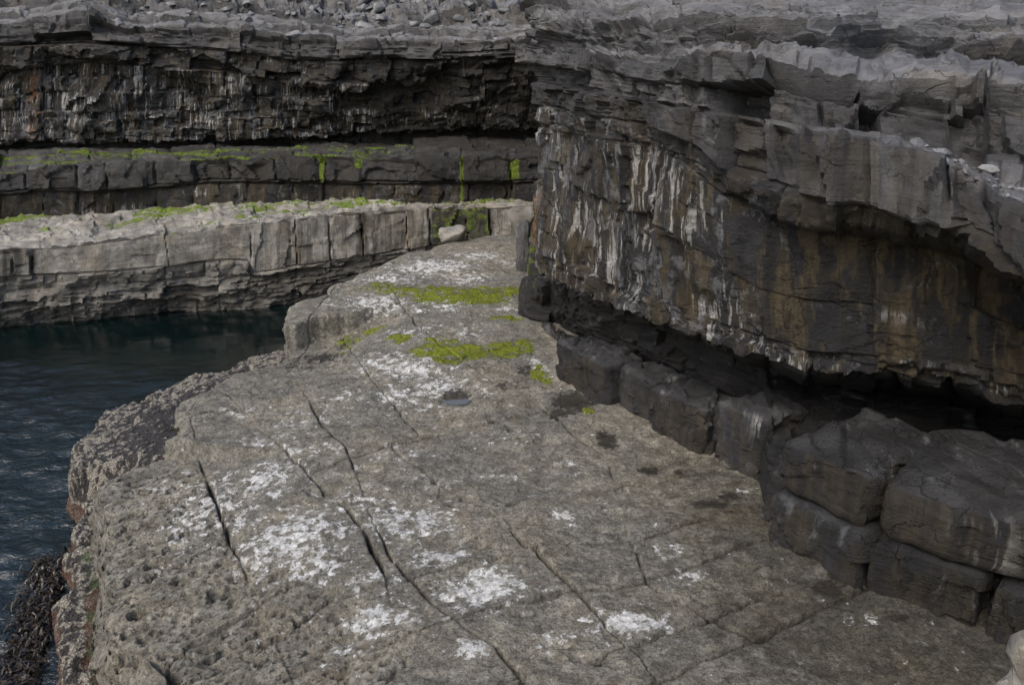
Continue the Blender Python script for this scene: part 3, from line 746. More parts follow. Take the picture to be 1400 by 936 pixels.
# ---- right-hand cliff -------------------------------------------------------------------------------------------
def build_right_cliff():
    # measured columns of the face, from the corner (735) to beyond the right edge
    px = [735, 768, 800, 850, 900, 950, 1000, 1034, 1050, 1100, 1150, 1200, 1250, 1300, 1350, 1400, 1520]
    def T(d):                                                       # sparse table -> value per column
        k = sorted(d); return np.interp(px, k, [d[q] for q in k])
    base = T({735: 14.9, 768: 13.9, 800: 12.7, 850: 11.75, 900: 10.95, 950: 10.3, 1000: 9.75, 1034: 9.4, 1050: 7.95, 1100: 7.45, 1150: 7.15, 1200: 6.87, 1250: 6.65, 1300: 6.45, 1350: 6.3, 1400: 6.12, 1520: 5.8})
    main = T({735: 14.5, 768: 13.3, 800: 12.2, 850: 11.3, 900: 10.6, 950: 10.05, 1000: 9.6, 1050: 9.2, 1100: 8.9, 1150: 8.65, 1200: 8.45, 1250: 8.3, 1300: 8.15, 1350: 8.0, 1400: 7.8, 1520: 7.4})
    capo = T({735: 0, 950: 0, 1000: -.06, 1050: -.16, 1100: -.28, 1200: -.48, 1300: -.75, 1400: -1.1, 1520: -1.4})
    y = {}
    y[0] = T({735: 475, 768: 505, 800: 540, 850: 575, 900: 605, 950: 630, 1000: 655, 1034: 680, 1050: 755, 1100: 800, 1150: 825, 1200: 845, 1300: 890, 1400: 930, 1520: 985})
    y[1] = T({735: 450, 768: 470, 800: 480, 850: 497, 900: 522, 950: 543, 1000: 568, 1034: 590, 1050: 628, 1100: 632, 1150: 645, 1200: 660, 1250: 685, 1300: 712, 1350: 740, 1400: 765, 1520: 830})
    y[2] = T({735: 440, 768: 455, 800: 463, 850: 482, 900: 503, 950: 524, 1000: 545, 1034: 560, 1050: 575, 1100: 570, 1150: 570, 1200: 575, 1300: 590, 1400: 610, 1520: 650})
    y[3] = T({735: 380, 768: 400, 800: 414, 850: 430, 900: 449, 950: 467, 1000: 484, 1050: 503, 1100: 522, 1200: 532, 1300: 542, 1400: 565, 1520: 610})
    y[4] = T({735: 370, 768: 390, 800: 405, 850: 420, 900: 438, 950: 455, 1000: 472, 1050: 492, 1100: 510, 1200: 518, 1300: 527, 1400: 548, 1520: 590})
    y[5] = T({735: 340, 768: 355, 800: 372, 850: 392, 900: 410, 950: 428, 1000: 446, 1050: 464, 1100: 478, 1200: 486, 1300: 492, 1400: 510, 1520: 545})
    y[6] = T({735: 172, 800: 186, 900: 204, 950: 232, 1000: 268, 1050: 296, 1100: 312, 1150: 320, 1200: 328, 1250: 334, 1300: 345, 1350: 375, 1400: 408, 1520: 490})
    y[7] = T({735: 166, 800: 180, 900: 198, 950: 226, 1000: 262, 1050: 290, 1100: 306, 1150: 314, 1200: 322, 1250: 328, 1300: 338, 1350: 364, 1400: 396, 1520: 470})
    y[8] = T({735: 142, 800: 156, 900: 174, 950: 196, 1000: 232, 1050: 252, 1100: 262, 1150: 275, 1200: 288, 1250: 302, 1300: 318, 1350: 340, 1400: 372, 1520: 440})
    y[9] = T({735: 112, 800: 126, 850: 134, 900: 143, 950: 150, 1000: 158, 1050: 166, 1100: 175, 1150: 179, 1200: 185, 1250: 198, 1300: 222, 1350: 248, 1400: 285, 1520: 350})
    y[10] = T({735: 107, 800: 121, 850: 129, 900: 138, 950: 144, 1000: 151, 1050: 156, 1100: 163, 1150: 167, 1200: 172, 1250: 182, 1300: 200, 1350: 218, 1400: 240, 1520: 290})
    y[11] = T({735: 70, 800: 72, 850: 84, 900: 84, 950: 76, 1000: 72, 1050: 74, 1100: 84, 1150: 96, 1200: 104, 1250: 108, 1300: 112, 1350: 116, 1400: 124, 1520: 150})
    y[12] = T({735: 66, 800: 67, 850: 77, 900: 76, 950: 68, 1000: 62, 1050: 64, 1100: 70, 1150: 74, 1200: 78, 1250: 82, 1300: 84, 1350: 88, 1400: 92, 1520: 105})
    y[13] = T({735: 32, 800: 30, 900: 31, 1000: 32, 1050: 36, 1100: 44, 1150: 50, 1200: 54, 1250: 57, 1300: 58, 1400: 62, 1520: 70})
    y[14] = T({735: 26, 800: 24, 900: 24, 1000: 25, 1100: 32, 1200: 38, 1300: 40, 1400: 44, 1520: 50})
    y[15] = T({735: 2, 800: 2, 900: 2, 1000: 4, 1100: 8, 1200: 14, 1300: 18, 1400: 24, 1520: 30})
    y[16] = T({735: -4, 800: -4, 900: -3, 1000: -2, 1100: 1, 1200: 4, 1300: 7, 1400: 10, 1520: 15})
    y[17] = T({735: -40, 900: -40, 1100: -40, 1300: -36, 1520: -34})
    base = base + T({735: .25, 1030: .45, 1050: .6, 1520: .6})
    dep = {0: base - .02, 1: base + .06, 2: np.maximum(base + .75, main + .6), 3: main + T({735: .4, 800: .7, 900: .95, 1000: 1.2, 1050: 1.6, 1100: 2.0, 1200: 2.3, 1300: 2.4, 1520: 2.4}),
           4: main - .08, 5: main + .02, 6: main + T({735: .02, 900: .05, 1000: .12, 1100: .25, 1200: .3, 1520: .3}), 7: main + capo * .35 + .02, 8: main + capo, 9: main + capo + T({735: .08, 1000: .15, 1100: .2, 1200: .3, 1520: .4})}
    dep[2] = np.where(np.array(px) > 1040, base + T({735: .9, 1050: 1.0, 1100: 1.5, 1200: 2.1, 1300: 2.6, 1400: 2.8, 1520: 3.0}), dep[2])
    dep[10] = dep[9] + T({735: .03, 900: .06, 1000: .12, 1100: .40, 1200: .7, 1300: 1.0, 1400: 1.3, 1520: 1.5})
    dep[11] = dep[10] + .12
    dep[12] = dep[11] + T({735: .3, 850: .5, 1000: .7, 1100: 1.1, 1200: 1.9, 1300: 2.3, 1520: 2.6})
    dep[13] = dep[12] + .15
    dep[14] = dep[13] + 1.6
    dep[15] = dep[14] + .25
    dep[16] = dep[15] + 2.2
    dep[17] = dep[16] + .8
    rows = []
    # the face turns the corner and runs back to the far cliff
    back = [(3.4, 27.8), (2.35, 25.5), (1.75, 22.5), (1.30, 19.5), (0.98, 17.0), (0.74, 15.6)]
    for r in range(18):
        pts = [ony(px[k], y[r][k], dep[r][k]) for k in range(len(px))]
        c0 = np.array(pts[0])
        ref = np.array(ony(px[0], y[5][0], dep[5][0]))
        pre = []
        for bx, by in back:
            set_back = max(0.0, dep[r][0] - dep[5][0])
            pre.append((bx + set_back * .9 + (c0[0] - ref[0]) * .3, by + .1 * set_back, c0[2] + .012 * (by - 14.7)))
        z_ = pts[-1]
        post = [(z_[0] + a_, z_[1] - b_, z_[2]) for a_, b_ in ((.8, 1.6), (1.5, 3.6), (2.0, 5.6))]
        rows.append(pre + pts + post)
    # plateau behind
    rows.append([(p[0] + 3.0, p[1] + 9.0, p[2] + 1.3) for p in rows[-1]])
    st = [250, 350, 450, 550, 640, 700] + px + [1600, 1700, 1800]
    beds = [
        dict(n=2, width=(.9, 1.7), off=.17, crack=.20, bevel=.035, miss=0, lockstep=2.2, facet=.26, fsize=.5, joints=[800, 838, 868, 958, 998, 1038, 1172, 1335], tilt=.10, lam=.006),
        dict(n=1, width=(1.1, 2.4), off=.05, facet=.45, fsize=.55, dt=.02, rough=.08, crack=.04, bevel=.03, und=.2),
        dict(n=2, width=(.7, 1.5), off=.08, facet=.26, crack=.08, lam=.006, bevel=.03),
        dict(n=1, width=(.5, 1.1), off=.03, facet=.3, crack=.05),
        dict(n=2, width=(.35, .9), off=.07, facet=.5, fsize=.24, crack=.06, bevel=.035, rough=.05),
        dict(n=2, width=(.5, 1.5), off=.06, facet=.36, fsize=.42, crack=.045, bevel=.025, fine=.45, lam=.004, rough=.02, tilt=.14, amp=([250, 700, 735, 800, 960, 1060, 1520], [1.0, 1.0, 1.0, .9, .8, .35, .35])),
        dict(n=1, width=(.5, 1.2), off=.03, facet=.4, crack=.04),
        dict(n=1, width=(.45, 1.1), off=.06, facet=.45, fsize=.33, crack=.07, bevel=.04),
        dict(n=1, width=(.5, 1.1), off=.15, facet=.50, fsize=.5, crack=.14, bevel=.02, und=.2, dt=.02, lam=.02, joints=[762, 780, 855, 900, 950, 990, 1046, 1108, 1165, 1182, 1290, 1345], tilt=.3),
        dict(n=1, width=(.4, .9), off=.03, facet=.4, fsize=.25, crack=.05, rough=.05),
        dict(n=2, width=(.5, 1.2), off=.20, facet=.60, fsize=.4, crack=.14, bevel=.018, und=.25, dt=.02, lam=.03, miss=.16, gap=2.0, joints=[745, 805, 850, 856, 945, 978, 1050, 1120, 1180, 1215, 1300, 1350], tilt=.3),
        dict(n=4, width=(.4, 1.3), off=.075, facet=.42, fsize=.3, crack=.06, bevel=.015, lam=.06, und=.15, dt=.022),
        dict(n=4, width=(.5, 1.6), off=.15, facet=.45, fsize=.35, crack=.10, bevel=.015, lam=.07, und=.2, miss=.12, gap=2, dt=.022),
        dict(n=6, width=(.5, 1.8), off=.08, facet=.28, fsize=.4, crack=.06, bevel=.02, lam=.05, und=.25),
        dict(n=3, width=(.6, 1.8), off=.12, facet=.3, fsize=.4, crack=.07, bevel=.02, lam=.05, dt=.04, und=.25),
        dict(n=4, width=(.8, 2.4), off=.09, facet=.28, crack=.05, lam=.04, dt=.06, und=.3, bevel=.03),
        dict(n=2, width=(1.2, 2.6), off=.09, facet=.3, crack=.07, lam=.04, dt=.06),
        dict(n=2, width=(2, 4), off=.08, facet=.2, crack=.05, dt=.15),
    ]
    dryv = np.array([.08, .34, .03, .04, .16, .10, .08, .18, .25, .66, .42, .80, .55, .84, .58, .86, .62, .85])
    seepv = np.array([.30, .1, .10, .1, .85, .95, .6, .60, .35, 0, 0, 0, 0, 0, 0, 0, 0, 0])
    def af(S, TT, B, X, FR, V):
        B = B.astype(int)
        dry = dryv[B]; seep = seepv[B]
        left = 1 - sstep(760, 1010, X)
        dry = np.where((B >= 5) & (B <= 8), dry + .14 * left * (B < 8), dry)
        right = sstep(1020, 1080, X)
        dry = np.where(B == 8, dry + .12 * right, dry)
        dry = np.where(B == 9, dry - .36 * (1 - sstep(1000, 1100, X)), dry)
        dry = np.where(B == 5, dry - .10 * sstep(1000, 1150, X), dry)
        dry = np.where(B == 1, np.where(X > 1040, .0 + .16 * n2(S * 1.1, TT * 2, 304, 3), .32 + .5 * n2(S * 1.1, TT * 3, 303, 3)), dry)
        rust = .62 * np.clip(1 - np.abs(X - 738) / 40, 0, 1) * (B == 5) * (FR < .75) + .62 * ((B == 11) | (B == 13) | (B == 15)) * np.clip(n2(S * 1.7, TT * 3, 301, 3) + .2, 0, 1)
        moss = np.clip(.62 * np.exp(-((X - 733) / 12) ** 2) * ((B == 1) | (B == 2)), 0, 1) + .42 * ((B == 13) | (B == 15)) * np.clip(n2(S * 1.1, TT * 2, 302, 2) * 1.6, 0, 1) * (X > 1040)
        white = np.where(B == 5, .78 - .55 * sstep(960, 1090, X), np.where(B == 4, .75 - .25 * sstep(1050, 1150, X), np.where(B <= 3, .22, np.where(B <= 7, .50 - .3 * sstep(960, 1060, X), .10))))
        return dict(dry=dry, seep=seep, rust=rust, moss=moss, white=white)
    root = empty("right_cliff", "overhanging dark limestone cliff with ochre and white seepage streaks above the platform", None, "structure")
    return strata(root, "rock_block", st, rows, beds, M_RIGHT, af, .038, .032, 400)
RC = build_right_cliff()
def foot_block(pa, pb, z0, z1, depth, seed, dry, inset=0.0, zb=None, rnd_=.12):
    """one squared block of the cliff foot: front edge pa-pb on plan, running back by depth"""
    a, b = np.array(pa), np.array(pb); d = (b - a) / np.linalg.norm(b - a); nin = np.array([-d[1], d[0]])
    if nin[1] < 0: nin = -nin
    a = a + nin * inset; b = b + nin * inset
    bm = bmesh.new(); bmesh.ops.create_cube(bm, size=2.0)
    bmesh.ops.subdivide_edges(bm, edges=bm.edges[:], cuts=26, use_grid_fill=True)
    co = np.array([v.co[:] for v in bm.verts]); me = bpy.data.meshes.new("rock_block"); bm.to_mesh(me); bm.free()
    L = np.array([np.linalg.norm(b - a), depth, z1 - z0]) / 2
    # round the edges in metres
    q = co * L; R = rnd_ + .0 * q[:, :1]; lim = np.maximum(L - R, .01)
    c = np.clip(q, -lim, lim); o = q - c; ln = np.linalg.norm(o, axis=1, keepdims=True)
    q = c + np.where(ln > 1e-6, o / np.maximum(ln, 1e-6) * np.minimum(ln, R), 0)
    nrm = np.sign(co) * (np.abs(co) > .999); nrm = nrm / np.maximum(np.linalg.norm(nrm, axis=1, keepdims=True), 1e-6)
    u1, v1 = q[:, 0] + .7 * q[:, 1], q[:, 2] + .5 * q[:, 1]
    f1, _ = facets(u1 + seed, v1, .42, .20, seed); f2, _ = facets(u1 + seed, v1, .16, .16, seed + 5)
    dsp = f1 + f2 + .05 * n2(u1 * 1.1 + seed, v1 * 1.1, seed + 7, 4) + .02 * n2(u1 * 5, v1 * 5, seed + 8, 4)
    q = q + nrm * dsp[:, None]
    mid = (a + b) / 2 + nin * (L[1])
    X = mid[0] + d[0] * q[:, 0] + nin[0] * q[:, 1]; Y = mid[1] + d[1] * q[:, 0] + nin[1] * q[:, 1]
    tilt = 0 if zb is None else (zb * (q[:, 0] / L[0]))
    Z = (z0 + z1) / 2 + q[:, 2] + tilt
    V = np.stack([X, Y, Z], -1)
    me.vertices.foreach_set("co", V.astype(np.float32).ravel())
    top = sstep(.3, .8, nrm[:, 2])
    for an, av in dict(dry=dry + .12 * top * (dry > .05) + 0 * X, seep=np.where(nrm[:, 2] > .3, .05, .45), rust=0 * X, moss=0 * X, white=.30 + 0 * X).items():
        t = me.attributes.new(an, 'FLOAT', 'POINT'); t.data.foreach_set("value", av.astype(np.float32))
    t = me.attributes.new("st", 'FLOAT_VECTOR', 'POINT'); t.data.foreach_set("vector", np.stack([u1 + seed, Z, q[:, 1]], -1).astype(np.float32).ravel())
    me.polygons.foreach_set("use_smooth", np.ones(len(me.polygons), dtype=bool)); me.set_sharp_from_angle(angle=math.radians(38))
    me.materials.append(M_RIGHT); me.update()
    put(bpy.data.objects.new("rock_block", me), bpy.data.objects["right_cliff"])
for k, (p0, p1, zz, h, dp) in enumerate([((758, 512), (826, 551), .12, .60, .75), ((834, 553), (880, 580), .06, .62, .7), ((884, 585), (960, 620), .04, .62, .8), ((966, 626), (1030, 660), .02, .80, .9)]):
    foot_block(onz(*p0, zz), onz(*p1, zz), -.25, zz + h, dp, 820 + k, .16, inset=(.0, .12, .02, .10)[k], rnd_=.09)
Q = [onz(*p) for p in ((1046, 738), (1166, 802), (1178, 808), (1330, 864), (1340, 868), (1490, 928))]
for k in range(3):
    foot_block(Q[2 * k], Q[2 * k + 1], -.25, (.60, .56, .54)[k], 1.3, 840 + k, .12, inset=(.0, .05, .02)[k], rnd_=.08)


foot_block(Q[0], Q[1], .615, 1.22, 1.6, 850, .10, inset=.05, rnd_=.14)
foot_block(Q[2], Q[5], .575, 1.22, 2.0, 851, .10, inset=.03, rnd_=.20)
# ---- far benches and far cliff -----------------------------------------------------------------------------------
def cols(px, d):
    k = sorted(d); return np.interp(px, k, [d[q] for q in k])
def build_lower_bench():
    px = [-700, -350, -120, 0, 60, 130, 228, 300, 338, 350, 405, 450, 500, 556, 590, 650, 760, 900]
    c = lambda d: cols(px, d)
    Y = c({-700: 16.0, -350: 18.4, -120: 19.6, 0: 20.4, 130: 21.1, 228: 21.8, 340: 22.5, 450: 23.2, 556: 23.8, 590: 23.95, 760: 24.1, 900: 24.3})
    y0 = c({-700: 560, -350: 490, 0: 455, 200: 440, 450: 412, 556: 400, 760: 380, 900: 375})
    y1 = c({-700: 520, -350: 455, 0: 425, 100: 415, 200: 408, 340: 395, 450: 380, 556: 366, 760: 350, 900: 345})
    y2 = c({-700: 490, -350: 430, 0: 398, 100: 392, 200: 385, 340: 374, 450: 366, 556: 350, 760: 340, 900: 336})
    y3 = c({-700: 450, -350: 405, 0: 378, 100: 374, 200: 366, 335: 352, 346: 376, 400: 366, 450: 359, 556: 342, 590: 336, 760: 330, 900: 328})
    y4 = c({-700: 410, -350: 372, 0: 345, 60: 338, 130: 331, 228: 319, 340: 303, 450: 292, 556: 286, 590: 284, 760: 281, 900: 280})
    y5 = c({-700: 350, -350: 318, 0: 297, 60: 294, 130: 290, 228: 283, 300: 276, 340: 274, 405: 275, 450: 275, 556: 278, 590: 279, 760: 276, 900: 275})
    rows = [[ony(px[k], y0[k] + 25, Y[k] + .35) for k in range(len(px))],
            [ony(px[k], y0[k], Y[k] + .30) for k in range(len(px))],
            [ony(px[k], y1[k], Y[k] + .02) for k in range(len(px))],
            [ony(px[k], y2[k], Y[k] + .16) for k in range(len(px))],
            [ony(px[k], y3[k], Y[k] + .04) for k in range(len(px))],
            [ony(px[k], y4[k], Y[k] + .06) for k in range(len(px))]]
    top = np.array(rows[-1])
    # the top runs back level to the foot of the upper bench
    bk = []
    for k in range(len(px)):
        d = c({-700: 4.6, -350: 4.6, 0: 4.3, 130: 4.3, 228: 4.2, 340: 3.4, 450: 2.6, 556: 1.2, 590: .9, 900: .9})[k]
        p = ony(px[k], y5[k], Y[k] + d)
        bk.append(p)
    rows.append(bk)
    rows.append([(p[0] * 1.02, p[1] + 1.0, p[2] + .05) for p in bk])
    beds = [dict(n=1, width=(1, 2.5), off=.06, facet=.4, rough=.06),
            dict(n=1, width=(.8, 2.6), off=.06, facet=.42, fsize=.4, fstretch=2.6, rough=.10, lam=.04, crack=.03, bevel=.03, und=.3),
            dict(n=2, width=(.7, 2.4), off=.07, facet=.42, fsize=.36, fstretch=2.6, rough=.10, lam=.04, crack=.04, bevel=.03, und=.2),
            dict(n=1, width=(.6, 1.6), off=.06, facet=.45, fsize=.3, rough=.07, crack=.06),
            dict(n=1, width=(1.6, 3.2), off=.05, facet=.12, fsize=.7, crack=.17, bevel=.03, miss=0, amp=([-700, 320, 350, 900], [.45, .45, 1.6, 1.6]), joints=[14, 40, 228, 343, 405, 450, 493, 556, 588, 640, 678, 705], tilt=.08, lam=.005, rough=.015, und=.05),
            dict(n=3, width=(.7, 2.4), off=.035, facet=.35, fsize=.25, rough=.08, crack=.03, bevel=.02, lam=.03),
            dict(n=1, width=(1, 3), off=.02, facet=.1)]
    dv = np.array([.2, .36, .42, .5, .86, .72, .5])
    def af(S, TT, B, X, FR, V):
        B = B.astype(int)
        dry = dv[B]
        dry = np.where((B <= 2), dry - .22 * sstep(300, 480, X), dry)
        dry = np.where(B == 4, dry - .18 * sstep(340, 560, X) - .55 * sstep(578, 596, X) * (1 - sstep(670, 690, X)) - .7 * (np.exp(-((X - 22) / 9) ** 2) + np.exp(-((X - 41) / 4) ** 2) + np.exp(-((X - 7) / 4) ** 2) + .9 * np.exp(-((X - 494) / 6) ** 2)), dry)
        dry = np.where(B == 5, dry + .3 * np.clip(n2(S * .9, TT * 2, 501, 4), -.3, .5), dry)
        seep = np.where(B == 4, .25 + .3 * sstep(340, 400, X), .1)
        moss = np.where(B == 5, .36 + .55 * n2(S * .45, TT * 1.2, 502, 4) + .26 * sstep(.45, .95, FR) * (X > 180), 0)
        moss = np.where(B == 4, .62 * sstep(583, 596, X) * (1 - sstep(672, 684, X)) * .82, moss)
        moss = np.where((B <= 3) & (X > 560), .35, moss)
        return dict(dry=dry, seep=seep, rust=np.where(B <= 3, .22, .0) + 0 * dry, moss=moss, white=.3 + 0 * dry)
    root = empty("lower_bench", "pale limestone bench with squared blocks rising out of the water on the far side", None, "structure")
    return strata(root, "rock_block", px, rows, beds, M_BENCH, af, .05, .04, 520, flip=False)
LB = build_lower_bench()

def build_upper_bench():
    px = [-700, -350, -120, 0, 65, 130, 200, 300, 400, 440, 480, 560, 630, 690, 760, 900]
    c = lambda d: cols(px, d)
    Y = c({-700: 20.8, -350: 22.9, -120: 24.0, 0: 24.6, 130: 25.2, 228: 25.75, 340: 25.7, 450: 25.6, 556: 24.95, 590: 24.8, 900: 24.9})
    y0 = c({-700: 360, -350: 325, 0: 303, 65: 298, 130: 296, 228: 288, 300: 281, 400: 279, 560: 282, 760: 281, 900: 280})
    y1 = c({-700: 305, -350: 285, 0: 266, 65: 262, 130: 262, 200: 258, 300: 250, 400: 250, 480: 252, 560: 252, 760: 250, 900: 250})
    y2 = c({-700: 250, -350: 240, 0: 234, 65: 228, 130: 225, 200: 218, 300: 214, 400: 212, 480: 214, 560: 215, 760: 212, 900: 212})
    y3 = c({-700: 215, -350: 208, 0: 206, 130: 205, 300: 202, 560: 200, 760: 200, 900: 200})
    n = len(px)
    rows = [[ony(px[k], y0[k] + 10, Y[k] + .05) for k in range(n)],
            [ony(px[k], y1[k], Y[k] + .05) for k in range(n)],
            [ony(px[k], y1[k] - 3, Y[k] - .10) for k in range(n)],
            [ony(px[k], y2[k], Y[k] + .06) for k in range(n)]]
    bk = [ony(px[k], y3[k], Y[k] + 1.9) for k in range(n)]
    rows.append(bk)
    rows.append([(p[0] * 1.08, p[1] + 2.6, p[2] + .1) for p in bk])
    beds = [dict(n=1, width=(.8, 2.0), off=.07, facet=.16, fsize=.6, crack=.10, bevel=.05, lam=.006),
            dict(n=1, width=(.8, 2), off=.02, facet=.2),
            dict(n=1, width=(.7, 1.9), off=.13, facet=.36, fsize=.55, crack=.15, bevel=.06, joints=[30, 105, 150, 215, 265, 315, 368, 432, 447, 500, 572, 632, 700], tilt=.25),
            dict(n=2, width=(.7, 2.0), off=.06, facet=.25, rough=.06, crack=.08),
            dict(n=1, width=(1, 3), off=.03, facet=.2)]
    dv = np.array([.10, .1, .14, .25, .2])
    def af(S, TT, B, X, FR, V):
        B = B.astype(int)
        dry = dv[B] + .16 * (1 - sstep(100, 420, X)) * (B >= 2)
        seep = np.where(B == 0, .7, .2)
        run = lambda x, w: np.exp(-((X - x) / w) ** 2)
        moss = np.where(B == 3, .42 + .55 * n2(S * .4, TT * 2.2, 602, 4) + .14 * sstep(.3, .8, FR), 0) * (1 - .35 * sstep(520, 600, X))
        moss = np.where(B == 2, .85 * run(440, 7) + .85 * run(632, 5) + .85 * run(706, 11) + .75 * run(494, 10) * (FR > .5) + .5 * run(410, 40) * (FR > .85), moss)
        moss = np.where(B <= 1, .75 * run(632, 5) + .7 * run(440, 5) * (FR > .4) * (B == 1), moss)
        return dict(dry=dry, seep=seep, rust=0 * dry, moss=moss, white=np.where(B == 0, .40, .12))
    root = empty("upper_bench", "dark step of rounded limestone blocks with green moss on top below the far cliff", None, "structure")
    return strata(root, "rock_block", px, rows, beds, M_FAR, af, .05, .04, 640, flip=False)
UB = build_upper_bench()

def build_far_cliff():
    px = [-800, -400, -150, 0, 60, 120, 180, 260, 330, 400, 470, 530, 600, 660, 720, 790, 900]
    c = lambda d: cols(px, d)
    Y = c({-800: 22.6, -400: 25.0, -150: 26.2, 0: 26.7, 130: 27.1, 300: 27.5, 450: 27.6, 600: 27.3, 740: 27.0, 900: 27.0})
    inn = c({-800: 0, 0: .0, 180: .05, 330: .5, 450: 1.0, 600: 1.5, 740: 1.7, 900: 1.7})
    y0 = c({-800: 230, -400: 215, 0: 208, 300: 204, 900: 203})
    y1 = c({-800: 200, -400: 195, 0: 196, 200: 194, 330: 190, 450: 188, 600: 182, 740: 176, 900: 176})
    y2 = c({-800: 140, -400: 140, 0: 150, 180: 152, 330: 150, 450: 150, 600: 148, 740: 140, 900: 140})
    y3 = c({-800: 100, -400: 100, 0: 95, 120: 85, 180: 88, 260: 92, 330: 100, 400: 105, 470: 108, 600: 108, 740: 105, 900: 105})
    y4 = c({-800: 60, -400: 58, 0: 62, 60: 60, 120: 58, 180: 62, 260: 66, 330: 72, 400: 82, 470: 82, 530: 80, 600: 82, 660: 80, 740: 78, 900: 76})
    y5 = c({-800: 10, -400: 18, 0: 30, 60: 26, 120: 14, 135: 24, 180: 38, 260: 34, 330: 36, 400: 48, 470: 55, 530: 55, 600: 54, 660: 56, 740: 50, 900: 48})
    n = len(px)
    R = lambda yy, off: [ony(px[k], yy[k], Y[k] + off[k]) for k in range(n)]
    one = np.ones(n)
    rows = [R(y0, inn + .75), R(y1, inn + .55), R(y1 - 3, inn * .85 + .10), R(y2, inn * .62 + .05), R(y3, inn * .30), R(y4, inn * .12 - .05), R(y4 - 3, inn * .08 - .15), R(y5, 0 * one + .05),
            R(y5 - 5, one * .9), R(y5 - 14, one * 1.05), R(y5 - 18, one * 2.3), R(y5 - 30, one * 2.5), R(y5 - 60, one * 5.8), R(y5 - 150, one * 14)]
    beds = [dict(n=1, width=(1, 3), off=.04, facet=.3),
            dict(n=1, width=(.5, 1.4), off=.05, facet=.4, rough=.06),
            dict(n=3, width=(.5, 2.0), off=.09, facet=.55, fsize=.36, crack=.05, bevel=.02, und=.35),
            dict(n=3, width=(.5, 2.2), off=.16, facet=.6, fsize=.5, crack=.05, bevel=.02, und=.55, miss=.15, gap=1.6),
            dict(n=2, width=(.5, 2.2), off=.18, facet=.6, fsize=.55, crack=.06, bevel=.025, und=.55, miss=.15, gap=1.6),
            dict(n=1, width=(.8, 2), off=.03, facet=.3),
            dict(n=3, width=(.7, 1.8), off=.14, facet=.32, fsize=.55, crack=.10, bevel=.025, lam=.04, und=.4, joints=[45, 128, 148, 200, 260, 312, 330, 395, 412, 460, 520, 592]),
            dict(n=1, width=(.6, 1.6), off=.05, facet=.25, crack=.06, lam=.03),
            dict(n=2, width=(.6, 1.7), off=.14, facet=.3, crack=.08, lam=.05),
            dict(n=2, width=(.6, 1.6), off=.05, facet=.25, crack=.06, lam=.03),
            dict(n=2, width=(.7, 1.8), off=.16, facet=.7, fsize=.45, crack=.08, lam=.05, rough=.2),
            dict(n=2, width=(1.5, 3), off=.08, facet=.8, fsize=.5, dt=.08, rough=.3),
            dict(n=1, width=(4, 8), off=.1, facet=.2, fsize=1.2, dt=.25, rough=.2)]
    dv = np.array([.03, .10, .13, .17, .22, .24, .38, .8, .55, .85, .6, .72, .7])
    sv = np.array([.1, .6, .85, .8, .5, .3, .12, 0, 0, 0, 0, 0, 0])
    def af(S, TT, B, X, FR, V):
        B = B.astype(int)
        dk = sstep(330, 560, X) * (B <= 5)
        dry = dv[B] - .08 * dk
        seep = sv[B] * (1 - .45 * dk)
        bl = lambda x, w, b0, b1: np.exp(-((X - x) / w) ** 2) * (B >= b0) * (B <= b1)
        rust = .62 * bl(40, 22, 1, 3) + .50 * bl(330, 26, 5, 6) + .38 * bl(200, 70, 2, 3) + .34 * bl(110, 40, 2, 3)
        white = np.array([0, .95, 1.0, .8, .4, .2, .05, 0, 0, 0, 0, 0, 0])[B] * (1 - .45 * dk)
        return dict(dry=dry, seep=seep, rust=rust, moss=0 * dry, white=white)
    root = empty("far_cliff", "dark undercut far cliff of thin limestone beds with white and brown streaks", None, "structure")
    return strata(root, "rock_block", px, rows, beds, M_FAR, af, .055, .045, 760, flip=False)
FC = build_far_cliff()

# ------------------------------------------------------------------ loose stones, boulders
def stone_mesh(name, seed, dims=(1, 1, .45), n=16, cuts=2, rough=.05, mat=None):
    rng = random.Random(seed)
    bm = bmesh.new()
    for k in range(n):
        v = Vector((rng.gauss(0, 1), rng.gauss(0, 1), rng.gauss(0, 1))).normalized()
        v = Vector([math.copysign(abs(c) ** .6, c) for c in v])
        bm.verts.new((v.x * dims[0] * .5 * rng.uniform(.8, 1.1), v.y * dims[1] * .5 * rng.uniform(.8, 1.1), v.z * dims[2] * .5))
    r = bmesh.ops.convex_hull(bm, input=bm.verts)
    bmesh.ops.delete(bm, geom=[g for g in r["geom_interior"] if isinstance(g, bmesh.types.BMVert)], context='VERTS')
    bmesh.ops.dissolve_limit(bm, angle_limit=math.radians(12), verts=bm.verts, edges=bm.edges)
    bmesh.ops.bevel(bm, geom=list(bm.edges), offset=.045 * min(dims), segments=1, affect='EDGES', clamp_overlap=True)
    bmesh.ops.triangulate(bm, faces=bm.faces)
    if cuts:
        for _ in range(cuts):
            es = [e for e in bm.edges if e.calc_length() > .12 * max(dims) / (1 + _)]
            bmesh.ops.subdivide_edges(bm, edges=es, cuts=1, use_grid_fill=True)
            bmesh.ops.triangulate(bm, faces=bm.faces)
        co = np.array([v.co[:] for v in bm.verts])
        sc = 1 / max(dims)
        d = rough * max(dims) * fbm(co[:, 0] * 3.5 * sc + seed, co[:, 1] * 3.5 * sc, co[:, 2] * 6 * sc, 4, seed)
        bm.normal_update()
        for v, q in zip(bm.verts, d): v.co += v.normal * float(q)
    me = bpy.data.meshes.new(name); bm.to_mesh(me); bm.free()
    for p in me.polygons: p.use_smooth = True
    me.set_sharp_from_angle(angle=math.radians(30))
    me.materials.append(mat or M_STONE)
    return me
variants = [stone_mesh("loose_stone", 900 + k, (1, random.Random(k).uniform(.55, .95), random.Random(k + 50).uniform(.28, .6)), 15, 1, .03) for k in range(14)]
